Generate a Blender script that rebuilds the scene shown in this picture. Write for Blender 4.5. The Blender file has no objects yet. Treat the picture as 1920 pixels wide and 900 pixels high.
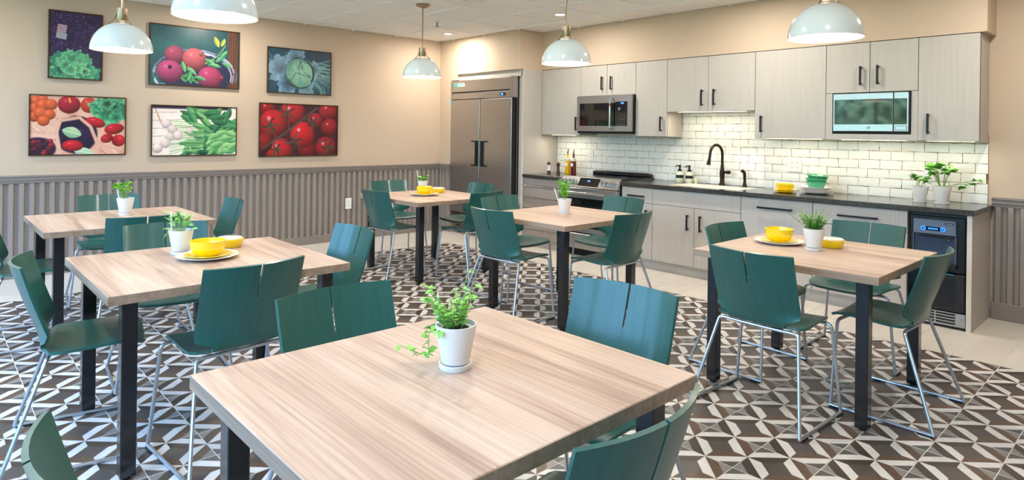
import bpy, bmesh, math, random
import numpy as np
from mathutils import Matrix, Vector

# ------------------------------------------------------------------ camera, world, light
scene = bpy.context.scene
COL = scene.collection
R = math.radians

YAW, ROLL, FPX = R(47.04), R(-0.757), 1190.2          # measured on a 1920 x 900 frame
cd = bpy.data.cameras.new('camera')
cam = bpy.data.objects.new('camera', cd); COL.objects.link(cam)
fw = Vector((-math.sin(YAW), math.cos(YAW), 0))
rt = Vector((math.cos(YAW), math.sin(YAW), 0)); dn = Vector((0, 0, -1))
r2 = rt*math.cos(ROLL) + dn*math.sin(ROLL)
d2 = -rt*math.sin(ROLL) + dn*math.cos(ROLL)
m = Matrix((r2, -d2, -fw)).transposed().to_4x4()
m.translation = Vector((7.208, -6.014, 1.3675))
cam.matrix_world = m
cd.sensor_fit = 'HORIZONTAL'; cd.sensor_width = 36.0
cd.lens = 36.0*FPX/1920.0
cd.shift_x = 0.0
cd.shift_y = -(450-248.46)/1920.0
cd.clip_start = 0.05
scene.camera = cam

w = bpy.data.worlds.new('daylight'); scene.world = w
w.use_nodes = True
bg = w.node_tree.nodes['Background']
bg.inputs[0].default_value = (0.27, 0.54, 1.0, 1)
bg.inputs[1].default_value = 17.0

sd = bpy.data.lights.new('sun', 'SUN'); sd.energy = 14.0; sd.angle = R(2); sd.color = (1, 0.95, 0.85)
sun = bpy.data.objects.new('sun', sd); COL.objects.link(sun)
sun.rotation_euler = (R(-48), R(8), 0)                   # from behind the building onto the garden

def portal(name, loc, rot, sx, sy):
    l = bpy.data.lights.new(name, 'AREA'); l.shape = 'RECTANGLE'; l.size = sx; l.size_y = sy
    l.cycles.is_portal = True
    o = bpy.data.objects.new(name, l); COL.objects.link(o); o.location = loc; o.rotation_euler = rot
portal('window_portal', (4.1, -7.83, 1.35), (R(90), 0, 0), 7.9, 2.3)

vs = scene.view_settings
vs.view_transform = 'Standard'; vs.look = 'None'; vs.gamma = 1.0; vs.use_curve_mapping = False
vs.exposure = -0.05

random.seed(7)
RNG = random.Random(11)

# ------------------------------------------------------------------ materials
def lin(h):
    h = h.lstrip('#'); c = [int(h[i:i+2], 16)/255 for i in (0, 2, 4)]
    return tuple((v/12.92 if v <= .04045 else ((v+.055)/1.055)**2.4) for v in c) + (1,)

MATS = {}
def new_mat(name):
    mt = bpy.data.materials.new(name); mt.use_nodes = True
    nt = mt.node_tree; b = nt.nodes['Principled BSDF']
    MATS[name] = mt
    return mt, nt, b

def mat(name, col, rough=.5, metal=0.0, vary=0.0, vscale=(8, 8, 8), bump=0.0, bscale=None, coat=0.0, emit=None, estr=0.0, spec=None, detail=3.0, distort=0.0, trans=0.0, aniso=0.0):
    mt, nt, b = new_mat(name)
    c = lin(col) if isinstance(col, str) else col
    b.inputs['Base Color'].default_value = c
    b.inputs['Roughness'].default_value = rough
    b.inputs['Metallic'].default_value = metal
    if coat: b.inputs['Coat Weight'].default_value = coat; b.inputs['Coat Roughness'].default_value = .12
    if spec is not None: b.inputs['Specular IOR Level'].default_value = spec
    if trans: b.inputs['Transmission Weight'].default_value = trans
    if emit:
        b.inputs['Emission Color'].default_value = lin(emit) if isinstance(emit, str) else emit
        b.inputs['Emission Strength'].default_value = estr
    if vary or bump:
        tc = nt.nodes.new('ShaderNodeTexCoord'); mp = nt.nodes.new('ShaderNodeMapping')
        mp.inputs['Scale'].default_value = vscale
        nt.links.new(tc.outputs['Object'], mp.inputs['Vector'])
        nz = nt.nodes.new('ShaderNodeTexNoise'); nz.inputs['Scale'].default_value = 1.0
        nz.inputs['Detail'].default_value = detail; nz.inputs['Distortion'].default_value = distort
        nt.links.new(mp.outputs['Vector'], nz.inputs['Vector'])
        if vary:
            cr = nt.nodes.new('ShaderNodeValToRGB')
            cr.color_ramp.elements[0].position = .3; cr.color_ramp.elements[1].position = .7
            cr.color_ramp.elements[0].color = tuple(max(0, v*(1-vary)) for v in c[:3]) + (1,)
            cr.color_ramp.elements[1].color = tuple(min(1, v*(1+vary)) for v in c[:3]) + (1,)
            nt.links.new(nz.outputs['Fac'], cr.inputs['Fac'])
            nt.links.new(cr.outputs['Color'], b.inputs['Base Color'])
        if bump:
            bp = nt.nodes.new('ShaderNodeBump'); bp.inputs['Strength'].default_value = bump; bp.inputs['Distance'].default_value = .01
            src = nz
            if bscale:
                mp2 = nt.nodes.new('ShaderNodeMapping'); mp2.inputs['Scale'].default_value = bscale
                nt.links.new(tc.outputs['Object'], mp2.inputs['Vector'])
                src = nt.nodes.new('ShaderNodeTexNoise'); src.inputs['Scale'].default_value = 1.0
                nt.links.new(mp2.outputs['Vector'], src.inputs['Vector'])
            nt.links.new(src.outputs['Fac'], bp.inputs['Height'])
            nt.links.new(bp.outputs['Normal'], b.inputs['Normal'])
    return mt

def wood_mat(name, stops, rough=.42, scale=(.55, 9, 9)):
    mt, nt, b = new_mat(name)
    tc = nt.nodes.new('ShaderNodeTexCoord'); mp = nt.nodes.new('ShaderNodeMapping')
    mp.inputs['Scale'].default_value = scale
    oi = nt.nodes.new('ShaderNodeObjectInfo'); cmb = nt.nodes.new('ShaderNodeVectorMath'); cmb.operation = 'ADD'
    nt.links.new(tc.outputs['Object'], mp.inputs['Vector'])
    mul = nt.nodes.new('ShaderNodeMath'); mul.operation = 'MULTIPLY'; mul.inputs[1].default_value = 37.0
    nt.links.new(oi.outputs['Random'], mul.inputs[0])
    nt.links.new(mp.outputs['Vector'], cmb.inputs[0]); nt.links.new(mul.outputs[0], cmb.inputs[1])
    n1 = nt.nodes.new('ShaderNodeTexNoise'); n1.inputs['Scale'].default_value = 1.0; n1.inputs['Detail'].default_value = 5; n1.inputs['Roughness'].default_value = .6; n1.inputs['Distortion'].default_value = .9
    nt.links.new(cmb.outputs[0], n1.inputs['Vector'])
    mp2 = nt.nodes.new('ShaderNodeMapping'); mp2.inputs['Scale'].default_value = (2.5, 7, 7)
    nt.links.new(cmb.outputs[0], mp2.inputs['Vector'])
    n2 = nt.nodes.new('ShaderNodeTexNoise'); n2.inputs['Scale'].default_value = 1.6; n2.inputs['Detail'].default_value = 6
    nt.links.new(mp2.outputs['Vector'], n2.inputs['Vector'])
    mx = nt.nodes.new('ShaderNodeMix'); mx.inputs[0].default_value = .35
    nt.links.new(n1.outputs['Fac'], mx.inputs[2]); nt.links.new(n2.outputs['Fac'], mx.inputs[3])
    cr = nt.nodes.new('ShaderNodeValToRGB')
    el = cr.color_ramp.elements
    el[0].position, el[0].color = stops[0][0], lin(stops[0][1])
    el[1].position, el[1].color = stops[-1][0], lin(stops[-1][1])
    for p, c in stops[1:-1]:
        e = el.new(p); e.color = lin(c)
    nt.links.new(mx.outputs[0], cr.inputs['Fac'])
    nt.links.new(cr.outputs['Color'], b.inputs['Base Color'])
    b.inputs['Roughness'].default_value = rough
    return mt

mat('paint_tan', '#cab59e', .75, bump=.03, vscale=(90, 90, 90))
mat('paint_grey', '#8a8078', .5)
mat('paint_white', '#e8e6e2', .6)
mat('ceiling_panel', '#f3f1ed', .9, vary=.03, vscale=(60, 60, 60), bump=.15, bscale=(160, 160, 160))
mat('ceiling_bar', '#f7f6f3', .5)
mat('corrugated', '#938981', .42, metal=.0, vary=.03, vscale=(3, 3, 3))
mat('laminate', '#bbb5ad', .45, vary=.055, vscale=(95, 95, 2.2), detail=4, bump=.02)
mat('laminate_edge', '#d9d3c8', .5)
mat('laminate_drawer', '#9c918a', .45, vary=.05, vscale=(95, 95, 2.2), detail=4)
mat('reveal', '#3a352f', .8)
mat('handle_black', '#25262a', .32, metal=.6)
mat('counter', '#3a3734', .22, vary=.45, vscale=(40, 40, 40), detail=6, coat=.3)
mat('steel', '#b6b5b5', .28, metal=1.0, vary=.04, vscale=(1.2, 1.2, 160), detail=2)
mat('steel_dark', '#7d7872', .3, metal=1.0)
mat('chrome', '#d9dbde', .12, metal=1.0)
mat('silver_tube', '#b9c0c8', .28, metal=.85)
mat('black_metal', '#15161a', .25, metal=.2, coat=.4)
mat('black_glass', '#08090b', .04, coat=.5)
mat('black_plastic', '#121317', .35)
mat('rubber', '#0c0c0d', .7)
mat('grille_black', '#1b1d22', .5)
mat('ice_grey', '#6d7785', .35, metal=.35)
mat('ice_recess', '#3d4c66', .25, metal=.2)
mat('blue_glow', '#1e5cff', .4, emit='#2f7bff', estr=3.0)
mat('blue_sticker', '#2aa3d9', .5)
mat('teal_badge', '#3aa7a0', .4)
mat('pale_badge', '#c8d8d2', .4)
mat('copper', '#b8673a', .25, metal=1.0)
mat('bronze', '#33291f', .3, metal=.8, vary=.2, vscale=(20, 20, 20))
mat('brass_nickel', '#b29c83', .28, metal=1.0)
mat('frame_bronze', '#4a3520', .35, metal=.55)
mat('shade_out', '#dfeaec', .16, coat=.6)
mat('shade_in', '#fffdf5', .6)
mat('bulb', '#fff4dc', .4, emit=(1.0, .90, .74, 1), estr=30.0)
mat('led', '#ffffff', .4, emit=(1.0, .93, .80, 1), estr=8.0)
mat('led_warm', '#ffffff', .4, emit=(1.0, .84, .55, 1), estr=9.0)
mat('white_plastic', '#eceae6', .35)
mat('slot_dark', '#4b4845', .6)
mat('ceramic_white', '#efece8', .15, coat=.4)
mat('ceramic_yellow', '#f7d40e', .18, coat=.5)
mat('ceramic_green', '#3fa476', .18, coat=.5)
mat('pot_white', '#e3dfd9', .6)
mat('soil', '#2b1c13', .95, vary=.5, vscale=(200, 200, 200), bump=.8)
mat('stem_green', '#7da24a', .5)
mat('leaf_green', '#5da632', .45, vary=.25, vscale=(60, 60, 60))
mat('leaf_light', '#83c455', .45, vary=.25, vscale=(60, 60, 60))
mat('leaf_sage', '#93cf7e', .6, vary=.18, vscale=(50, 50, 50))
mat('leaf_bright', '#74c02c', .45, vary=.25, vscale=(60, 60, 60))
mat('marker', '#f2f2f0', .4)
mat('mill_wood', '#4a2414', .35, coat=.3)
mat('mill_clear_salt', '#e9e4dc', .2)
mat('mill_clear_pepper', '#3f3a38', .25)
mat('oil_yellow', '#e8ae0c', .15, coat=.5)
mat('vinegar_red', '#5c1410', .12, coat=.5)
mat('soap_clear', '#d9d8bd', .1, coat=.4)
mat('sink_white', '#e9e4d6', .25)
mat('grout_cream', '#dcd6cd', .85)
mat('grout_brown', '#9a7b5e', .9, vary=.85, vscale=(9, 9, 9), detail=6)
mat('tile_white', '#f1f0e8', .22, vary=.03, vscale=(6, 6, 6), bump=.25, bscale=(22, 22, 22), spec=.35)
mat('cream_tile', '#d6cec2', .4, vary=.06, vscale=(10, 2, 2), detail=5)
mat('pt_white', '#d8d4cf', .38, vary=.05, vscale=(30, 30, 30))
mat('pt_dark', '#43372f', .4, vary=.22, vscale=(40, 160, 40))
mat('pt_brown', '#5f4a3b', .4, vary=.22, vscale=(160, 40, 40))
mat('pt_grey', '#514944', .4, vary=.15, vscale=(60, 120, 40))
mat('pt_mid', '#85807c', .4, vary=.12, vscale=(60, 120, 40))
mat('pt_slate', '#56544f', .4, vary=.12, vscale=(120, 60, 40))
mat('grass', '#66744c', .9, vary=.3, vscale=(3, 3, 3))
mat('hedge', '#5a8440', .8, vary=.9, vscale=(6, 6, 6), detail=10)
mat('teal_ply', '#195650', .38, vary=.12, vscale=(70, 6, 6), detail=5, coat=.22)
wood_mat('table_wood', [(.33, '#957a6b'), (.43, '#ad9280'), (.52, '#c1a896'), (.66, '#d0bbaa')])
wood_mat('table_edge', [(.30, '#7d6552'), (.5, '#9d846f'), (.7, '#b39c88')], scale=(.8, 30, 30))

for n_ in MATS['hedge'].node_tree.nodes:
    if n_.type == 'VALTORGB':
        n_.color_ramp.elements[0].position = .40; n_.color_ramp.elements[1].position = .62
        n_.color_ramp.elements[0].color = lin('#16300f'); n_.color_ramp.elements[1].color = lin('#cfe8a0')

# thin window glass: clear sheet with a faint reflection
mt, nt, b = new_mat('glass')
out = nt.nodes['Material Output']; nt.nodes.remove(b)
tr = nt.nodes.new('ShaderNodeBsdfTransparent'); gl = nt.nodes.new('ShaderNodeBsdfGlossy'); gl.inputs['Roughness'].default_value = .02
mxs = nt.nodes.new('ShaderNodeMixShader'); mxs.inputs[0].default_value = .06
nt.links.new(tr.outputs[0], mxs.inputs[1]); nt.links.new(gl.outputs[0], mxs.inputs[2]); nt.links.new(mxs.outputs[0], out.inputs[0])

# printed photographs: colours carried per point of the print
mt, nt, b = new_mat('print')
at = nt.nodes.new('ShaderNodeAttribute'); at.attribute_name = 'ink'
nt.links.new(at.outputs['Color'], b.inputs['Base Color']); b.inputs['Roughness'].default_value = .35

# ------------------------------------------------------------------ mesh helpers
class MB:
    def __init__(s): s.v = []; s.f = []; s.mi = []
    def add(s, vs_, fs_, mi=0):
        o = len(s.v); s.v += [tuple(p) for p in vs_]
        for f in fs_: s.f.append(tuple(i+o for i in f)); s.mi.append(mi)
        return s
    def box(s, x0, x1, y0, y1, z0, z1, mi=0):
        vs_ = [(x0, y0, z0), (x1, y0, z0), (x1, y1, z0), (x0, y1, z0), (x0, y0, z1), (x1, y0, z1), (x1, y1, z1), (x0, y1, z1)]
        return s.add(vs_, [(0, 3, 2, 1), (4, 5, 6, 7), (0, 1, 5, 4), (1, 2, 6, 5), (2, 3, 7, 6), (3, 0, 4, 7)], mi)
    def cbox(s, x0, x1, y0, y1, z0, z1, c=.004, mi=0):
        # box with chamfered edges
        bm = bmesh.new(); bmesh.ops.create_cube(bm, size=1)
        for v in bm.verts:
            v.co = Vector((x0+(v.co.x+.5)*(x1-x0), y0+(v.co.y+.5)*(y1-y0), z0+(v.co.z+.5)*(z1-z0)))
        bmesh.ops.bevel(bm, geom=list(bm.edges), offset=c, segments=1, affect='EDGES', clamp_overlap=True)
        bm.verts.index_update()
        s.add([v.co[:] for v in bm.verts], [[v.index for v in f.verts] for f in bm.faces], mi); bm.free()
        return s
    def lathe(s, prof, n=24, c=(0, 0, 0), mi=0, axis='z', close=True):
        vs_ = []; fs_ = []
        k = len(prof)
        for i in range(n):
            a = 2*math.pi*i/n
            for r, z in prof:
                if axis == 'z': vs_.append((c[0]+r*math.cos(a), c[1]+r*math.sin(a), c[2]+z))
                elif axis == 'y': vs_.append((c[0]+r*math.cos(a), c[1]+z, c[2]+r*math.sin(a)))
                else: vs_.append((c[0]+z, c[1]+r*math.cos(a), c[2]+r*math.sin(a)))
        for i in range(n):
            j = (i+1) % n
            for q in range(k-1):
                f = (i*k+q, j*k+q, j*k+q+1, i*k+q+1)
                if axis == 'y': f = f[::-1]
                fs_.append(f)
        # drop degenerate quads at the poles
        good = []
        for f in fs_:
            u = []
            for i in f:
                if not any((Vector(vs_[i])-Vector(vs_[t])).length < 1e-7 for t in u): u.append(i)
            if len(u) >= 3: good.append(tuple(u))
        return s.add(vs_, good, mi)
    def tube(s, pts, r, n=8, mi=0, cap=True):
        P = [Vector(p) for p in pts]; rings = []
        rr = r if isinstance(r, (list, tuple)) else [r]*len(P)
        t0 = (P[1]-P[0]).normalized()
        up = Vector((0, 0, 1)) if abs(t0.z) < .9 else Vector((1, 0, 0))
        nrm = t0.cross(up).normalized(); vs_ = []
        for i, p in enumerate(P):
            if i == 0: t = P[1]-P[0]
            elif i == len(P)-1: t = P[-1]-P[-2]
            else: t = (P[i+1]-P[i]).normalized()+(P[i]-P[i-1]).normalized()
            t.normalize()
            nrm = (nrm-t*nrm.dot(t)).normalized(); bn = t.cross(nrm)
            for k in range(n):
                a = 2*math.pi*k/n
                vs_.append(p+(nrm*math.cos(a)+bn*math.sin(a))*rr[i])
        fs_ = []
        for i in range(len(P)-1):
            for k in range(n):
                k2 = (k+1) % n
                fs_.append((i*n+k, i*n+k2, (i+1)*n+k2, (i+1)*n+k))
        if cap:
            fs_.append(tuple(range(n))[::-1]); fs_.append(tuple((len(P)-1)*n+k for k in range(n)))
        return s.add([v[:] for v in vs_], fs_, mi)
    def mesh(s, name, mats, smooth=False, off=(0, 0, 0), angle=35):
        me = bpy.data.meshes.new(name)
        ox, oy, oz = off
        me.from_pydata([(a-ox, b_-oy, c-oz) for a, b_, c in s.v], [], s.f)
        for mm in (mats if isinstance(mats, (list, tuple)) else [mats]): me.materials.append(MATS[mm])
        if any(s.mi): me.polygons.foreach_set('material_index', s.mi)
        if smooth:
            me.polygons.foreach_set('use_smooth', [True]*len(me.polygons))
            me.set_sharp_from_angle(angle=R(angle))
        me.update()
        return me

def root_loc(p):
    while p.parent: p = p.parent
    return p.location

def ob(name, mb, mats, parent=None, smooth=False, world=True, angle=35):
    off = root_loc(parent) if (parent is not None and world) else (0, 0, 0)
    o = bpy.data.objects.new(name, mb.mesh(name, mats, smooth, off, angle)); COL.objects.link(o)
    if parent is not None: o.parent = parent
    return o

def link(name, me, parent=None, loc=(0, 0, 0), rot=None):
    o = bpy.data.objects.new(name, me); COL.objects.link(o)
    if parent is not None: o.parent = parent
    o.location = loc
    if rot: o.rotation_euler = rot
    return o

def tag(o, label, cat, group=None):
    o['label'] = label; o['category'] = cat
    if group: o['group'] = group
    return o

def thing(name, label, cat, loc=(0, 0, 0), rz=0.0, group=None):
    o = bpy.data.objects.new(name, None); COL.objects.link(o)
    o.empty_display_size = .05
    o.location = loc; o.rotation_euler = (0, 0, rz)
    return tag(o, label, cat, group)

def struct(name, mb, mats, parent=None, smooth=False):
    o = ob(name, mb, mats, parent, smooth)
    if parent is None: o['kind'] = 'structure'
    return o

def copy_tree(src, parent=None):
    c = src.copy(); COL.objects.link(c); c.parent = parent
    for ch in list(src.children): copy_tree(ch, c)
    return c

def bez(p0, p1, p2, n=8):
    p0, p1, p2 = Vector(p0), Vector(p1), Vector(p2)
    return [(p0*(1-t)**2+p1*2*t*(1-t)+p2*t*t)[:] for t in [i/n for i in range(n+1)]]

def rounded(pts, r=.02, n=5):
    # polyline with filleted corners
    P = [Vector(p) for p in pts]; out = [P[0][:]]
    for i in range(1, len(P)-1):
        a = (P[i-1]-P[i]); b_ = (P[i+1]-P[i]); rr = min(r, a.length*.45, b_.length*.45)
        out += bez(P[i]+a.normalized()*rr, P[i], P[i]+b_.normalized()*rr, n)
    out.append(P[-1][:]); return out

# ------------------------------------------------------------------ setting
XR, YS, ZC = 8.6, -7.8, 2.625          # right wall, window wall, ceiling height
YF, YU, YB = -0.69, -0.31, -0.61       # fridge wall face, upper cabinet face, base cabinet face
XG = 1.625                             # end of fridge alcove

# floor slab and its tiles
floor = struct('floor', MB().box(-.1, XR+.1, YS-.1, .1, -.12, -.0015), 'grout_cream')
SX, SY, GAP = .2495, .2565, .0040
PX0, PY0 = 6.425-22*SX, -2.272+4*SY     # left edge and back edge of the patterned field
def pattern_tile():
    mb = MB(); F = .5+.5*0
    k = .52
    g = GAP/2
    lx, ly = SX-GAP, SY-GAP
    def P(u, v): return (u*lx, v*ly, 0)
    W_, S_, E_, N_ = (0, .5), (.5, 0), (1, .5), (.5, 1)
    C_ = (.5, .5)
    def sh(a, c): return (c[0]+k*(a[0]-c[0]), c[1]+k*(a[1]-c[1]))
    for a, b_, mi in ((W_, S_, 0), (S_, E_, 2), (E_, N_, 0), (N_, W_, 1)):
        mb.add([P(*a), P(*b_), P(*sh(b_, C_)), P(*sh(a, C_))], [(0, 1, 2, 3)], mi)
    mb.add([P(*sh(q, C_)) for q in (W_, S_, E_, N_)], [(0, 1, 2, 3)], 3)
    for c, a, b_, mi, m2 in (((0, 0), S_, W_, 1, 4), ((1, 0), E_, S_, 0, 5), ((1, 1), N_, E_, 2, 4), ((0, 1), W_, N_, 0, 5)):
        A, B = sh(a, c), sh(b_, c)
        mb.add([P(*a), P(*b_), P(*B), P(*A)], [(0, 1, 2, 3)], mi)
        mb.add([P(*c), P(*A), P(*B)], [(0, 1, 2)], m2)
    # skirt
    q = [(0, 0), (lx, 0), (lx, ly), (0, ly)]
    for i in range(4):
        a, b_ = q[i], q[(i+1) % 4]
        mb.add([(a[0], a[1], -.0015), (b_[0], b_[1], -.0015), (b_[0], b_[1], 0), (a[0], a[1], 0)], [(0, 1, 2, 3)], 0)
    return mb
PT_MATS = ['pt_white', 'pt_dark', 'pt_brown', 'pt_grey', 'pt_mid', 'pt_slate']
ptile = pattern_tile(); pt_me = ptile.mesh('patterned_tile', PT_MATS)
def pix(p):
    v = Vector(p)-m.translation; z = v.dot(fw)
    if z < .05: return None
    return (960+FPX*v.dot(r2)/z, 248.46+FPX*v.dot(d2)/z, z)
cells = []
ix = 0
while PX0+ix*SX < XR:
    iy = 0
    while PY0-(iy+1)*SY > YS:
        x, y = PX0+ix*SX, PY0-(iy+1)*SY
        q = pix((x+SX/2, y+SY/2, 0))
        seen = q is not None and -60 < q[0] < 1980 and q[1] < 960
        cells.append((0 if seen else 1, q[2] if q else 99, x, y))
        iy += 1
    ix += 1
cells.sort()
rest = MB()
for n_, (s_, d_, x, y) in enumerate(cells):
    if n_ < 300 and s_ == 0:
        link('floor_tile', pt_me, floor, (x+GAP/2, y+GAP/2, 0))
    else:
        o_ = len(rest.v)
        rest.v += [(a+x+GAP/2, b_+y+GAP/2, c) for a, b_, c in ptile.v]
        rest.f += [tuple(i+o_ for i in f) for f in ptile.f]; rest.mi += ptile.mi
o = ob('floor_tiles_beyond', rest, PT_MATS, floor); o['kind'] = 'stuff'
# plain cream tiles round the field
CW, CL = SX, 2*SY
def cream(x0, x1, y0, y1):
    mb = MB().box(x0+GAP/2, x1-GAP/2, y0+GAP/2, y1-GAP/2, -.0015, 0)
    ob('cream_tile', mb, 'cream_tile', floor)
x = PX0
row = 0
while x < XR-.01:
    x1 = min(x+CW, XR); y = PY0+(.0 if row % 2 == 0 else -0.0); first = True
    while y < -.001:
        y1 = min(y+(CL if (not first or row % 2 == 0) else CL/2), 0.0)
        cream(x, x1, y, y1); y = y1; first = False
    x = x1; row += 1
x = PX0; row = 0
while x > .01:
    x1 = max(x-CW, 0.0); y = 0.0; first = True
    while y > -6.6:
        y1 = y-(CL if (not first or row % 2 == 0) else CL/2)
        cream(x1, x, y1, y); y = y1; first = False
    x = x1; row += 1

# ceiling: slab, lay-in panels, grid bars
ceiling = struct('ceiling', MB().box(-.15, XR+.15, YS-.15, .15, ZC+.02, ZC+.2), 'paint_white')
TG = .6405
gx = [0.0]; v_ = 2.234-3*TG
while v_ < XR: gx.append(v_); v_ += TG
gx.append(XR)
gy = [YS]; v_ = -2.702
while v_-TG > YS: v_ -= TG
while v_ < YF-.02: gy.append(v_); v_ += TG
gy2 = gy + [v_ if v_ < YU-.02 else None]
gy2 = [q for q in gy2 if q is not None] + [YU]
pan_cache = {}
VENT = None
for i in range(len(gx)-1):
    col_y = gy2 if gx[i] > XG-.6 else gy+[YF]
    for j in range(len(col_y)-1):
        x0, x1, y0, y1 = gx[i], gx[i+1], col_y[j], col_y[j+1]
        if x1-x0 < .03 or y1-y0 < .03: continue
        if x0 < XG-.6 < x1 and False: continue
        key = (round(x1-x0, 3), round(y1-y0, 3))
        if key not in pan_cache:
            pan_cache[key] = MB().box(0, x1-x0-.006, 0, y1-y0-.006, 0, .014).mesh('ceiling_panel', 'ceiling_panel')
        link('ceiling_panel', pan_cache[key], ceiling, (x0+.003, y0+.003, ZC+.003))
for x in gx[1:-1]:
    ob('grid_bar', MB().box(x-.011, x+.011, YS, YU if x > XG else YF, ZC-.008, ZC+.003), 'ceiling_bar', ceiling)
for y in gy2[1:-1]:
    ob('grid_bar', MB().box(0 if y < YF else XG, XR, y-.011, y+.011, ZC-.0085, ZC+.003), 'ceiling_bar', ceiling)

# walls
wall_left = struct('wall_left', MB().box(-.12, 0, YS-.1, .1, 0, ZC+.02), 'paint_tan')
wall_back = struct('wall_back', MB().box(0, XR+.1, 0, .12, 0, ZC+.02), 'paint_tan')
wall_right = struct('wall_right', MB().box(XR, XR+.12, YS-.1, 0, 0, ZC+.02), 'paint_tan')
wall_alcove = struct('wall_alcove', MB().box(0, .275, YF, 0, 0, 2.145).box(.275, .395, YF, 0, 2.068, 2.145)
                     .box(0, XG, YF, 0, 2.145, ZC+.02), 'paint_tan')
wall_soffit = struct('wall_soffit', MB().box(XG, 6.172, YU, 0, 2.156, ZC+.02), 'paint_tan')
# window wall
wx = [0.25+1.95*i for i in range(5)]
mb = MB().box(0, XR, YS-.12, YS, 0, .25).box(0, XR, YS-.12, YS, 2.45, ZC+.02)
mb.box(0, wx[0], YS-.12, YS, .25, 2.45)
for i in range(4):
    mb.box(wx[i]+1.80, wx[i+1] if i < 3 else XR, YS-.12, YS, .25, 2.45)
wall_front = struct('wall_front', mb, 'paint_tan')
for i in range(4):
    x0, x1 = wx[i], wx[i]+1.80
    fr_ = MB()
    for a, b_, c, d in ((x0, x0+.05, .25, 2.45), (x1-.05, x1, .25, 2.45), (x0, x1, .25, .30), (x0, x1, 2.40, 2.45), (x0+.875, x0+.925, .30, 2.40)):
        fr_.box(a, b_, YS-.09, YS-.03, c, d)
    wo = struct('window_%d' % (i+1), fr_, 'black_metal')
    for a, b_ in ((x0+.05, x0+.875), (x0+.925, x1-.05)):
        ob('pane', MB().box(a, b_, YS-.064, YS-.058, .30, 2.40), 'glass', wo)
# garden outside the windows
struct('ground_outside', MB().box(-14, 24, -40, YS-.13, -.5, -.15), 'grass')
def shrub(x, y, r, h, seed, label):
    rr = random.Random(seed); bm = bmesh.new(); bmesh.ops.create_icosphere(bm, subdivisions=4, radius=1)
    for v in bm.verts:
        f = 1+.16*math.sin(v.co.x*5+seed)*math.cos(v.co.y*6+seed)+.12*math.sin(v.co.z*9+v.co.x*7)+rr.uniform(-.10, .10)
        v.co = Vector((v.co.x*r*f, v.co.y*r*f, h*.5+v.co.z*h*.5*f))
        v.co.z = max(v.co.z, 0)
    me = bpy.data.meshes.new('shrub'); bm.to_mesh(me); bm.free(); me.materials.append(MATS['hedge'])
    o = bpy.data.objects.new('garden_shrub', me); COL.objects.link(o); o.location = (x, y, -.15)
    tag(o, label, 'shrub', 'garden shrubs beyond the windows')
for i, (x, y, r, h) in enumerate([(-5.2, -13.5, 1.5, 2.7), (-1.6, -12.6, 1.45, 2.4), (1.9, -13.0, 1.5, 2.8), (5.4, -12.8, 1.45, 2.5), (8.9, -13.4, 1.5, 2.8), (12.4, -13.0, 1.5, 2.6), (-3.6, -17.5, 1.35, 3.0), (.2, -17.5, 1.35, 3.3), (4.0, -17.5, 1.35, 3.1), (7.8, -17.5, 1.35, 3.3)]):
    shrub(x, y, r, h, i+3, 'rounded green shrub in the garden outside the windows')

# corrugated wainscot, cap rail, skirting
def corr_profile(L, period=.0755, depth=.028):
    pts = []; x = 0
    while x < L:
        for fx, d in ((0, 0), (.16, 0), (.30, 1), (.72, 1), (.86, 0)):
            if x+fx*period <= L: pts.append((x+fx*period, .006+d*depth))
        x += period
    pts.append((L, pts[-1][1])); return pts
def corrugated(axis, start, L, fixed, sgn, z0, z1, parent):
    mb = MB(); P = corr_profile(L); n = len(P)
    vs_ = []
    for a, d in P:
        for z in (z0, z1):
            vs_.append((fixed+sgn*d, start+a, z) if axis == 'y' else (start+a, fixed+sgn*d, z))
    fs_ = [(2*i, 2*i+2, 2*i+3, 2*i+1) for i in range(n-1)]
    if (axis == 'y') == (sgn < 0): fs_ = [f[::-1] for f in fs_]
    mb.add(vs_, fs_)
    return ob('corrugated_panel', mb, 'corrugated', parent)
def cap_prof_x(y0, y1, parent):           # along Y on the left wall
    prof = [(0, .853), (.034, .853), (.034, .868), (.046, .878), (.046, .902), (.058, .910), (.058, .922), (0, .922)]
    mb = MB(); n = len(prof)
    vs_ = [(a, y0, z) for a, z in prof]+[(a, y1, z) for a, z in prof]
    fs_ = [(i, (i+1) % n, (i+1) % n+n, i+n) for i in range(n)]+[tuple(range(n))[::-1], tuple(range(n, 2*n))]
    mb.add(vs_, [f[::-1] for f in fs_]); return ob('cap_rail', mb, 'paint_grey', parent)
def cap_prof_y(x0, x1, fy, parent, skew=0):
    prof = [(0, .853), (.034, .853), (.034, .868), (.046, .878), (.046, .902), (.058, .910), (.058, .922), (0, .922)]
    mb = MB(); n = len(prof)
    vs_ = [(x0, fy-a, z) for a, z in prof]+[(x1, fy-a, z) for a, z in prof]
    fs_ = [(i, (i+1) % n, (i+1) % n+n, i+n) for i in range(n)]+[tuple(range(n))[::-1], tuple(range(n, 2*n))]
    mb.add(vs_, fs_); return ob('cap_rail', mb, 'paint_grey', parent)
corrugated('y', YS, YF-YS, 0.0, 1, .095, .856, wall_left)
cap_prof_x(YS, YF, wall_left)
corrugated('x', .03, .245, YF, -1, .095, .856, wall_alcove)
cap_prof_y(.0, .275, YF, wall_alcove)
corrugated('x', 6.165, XR-6.165, 0.0, -1, .10, .856, wall_back)
cap_prof_y(6.165, XR, 0.0, wall_back)
struct('baseboard_left', MB().cbox(0, .036, YS, YF, 0, .098, .004), 'paint_grey')
struct('baseboard_alcove', MB().cbox(.036, .275, YF-.036, YF, 0, .098, .004), 'paint_grey')
struct('baseboard_back', MB().cbox(6.165, XR, -.036, 0, 0, .128, .005), 'paint_grey')

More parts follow.
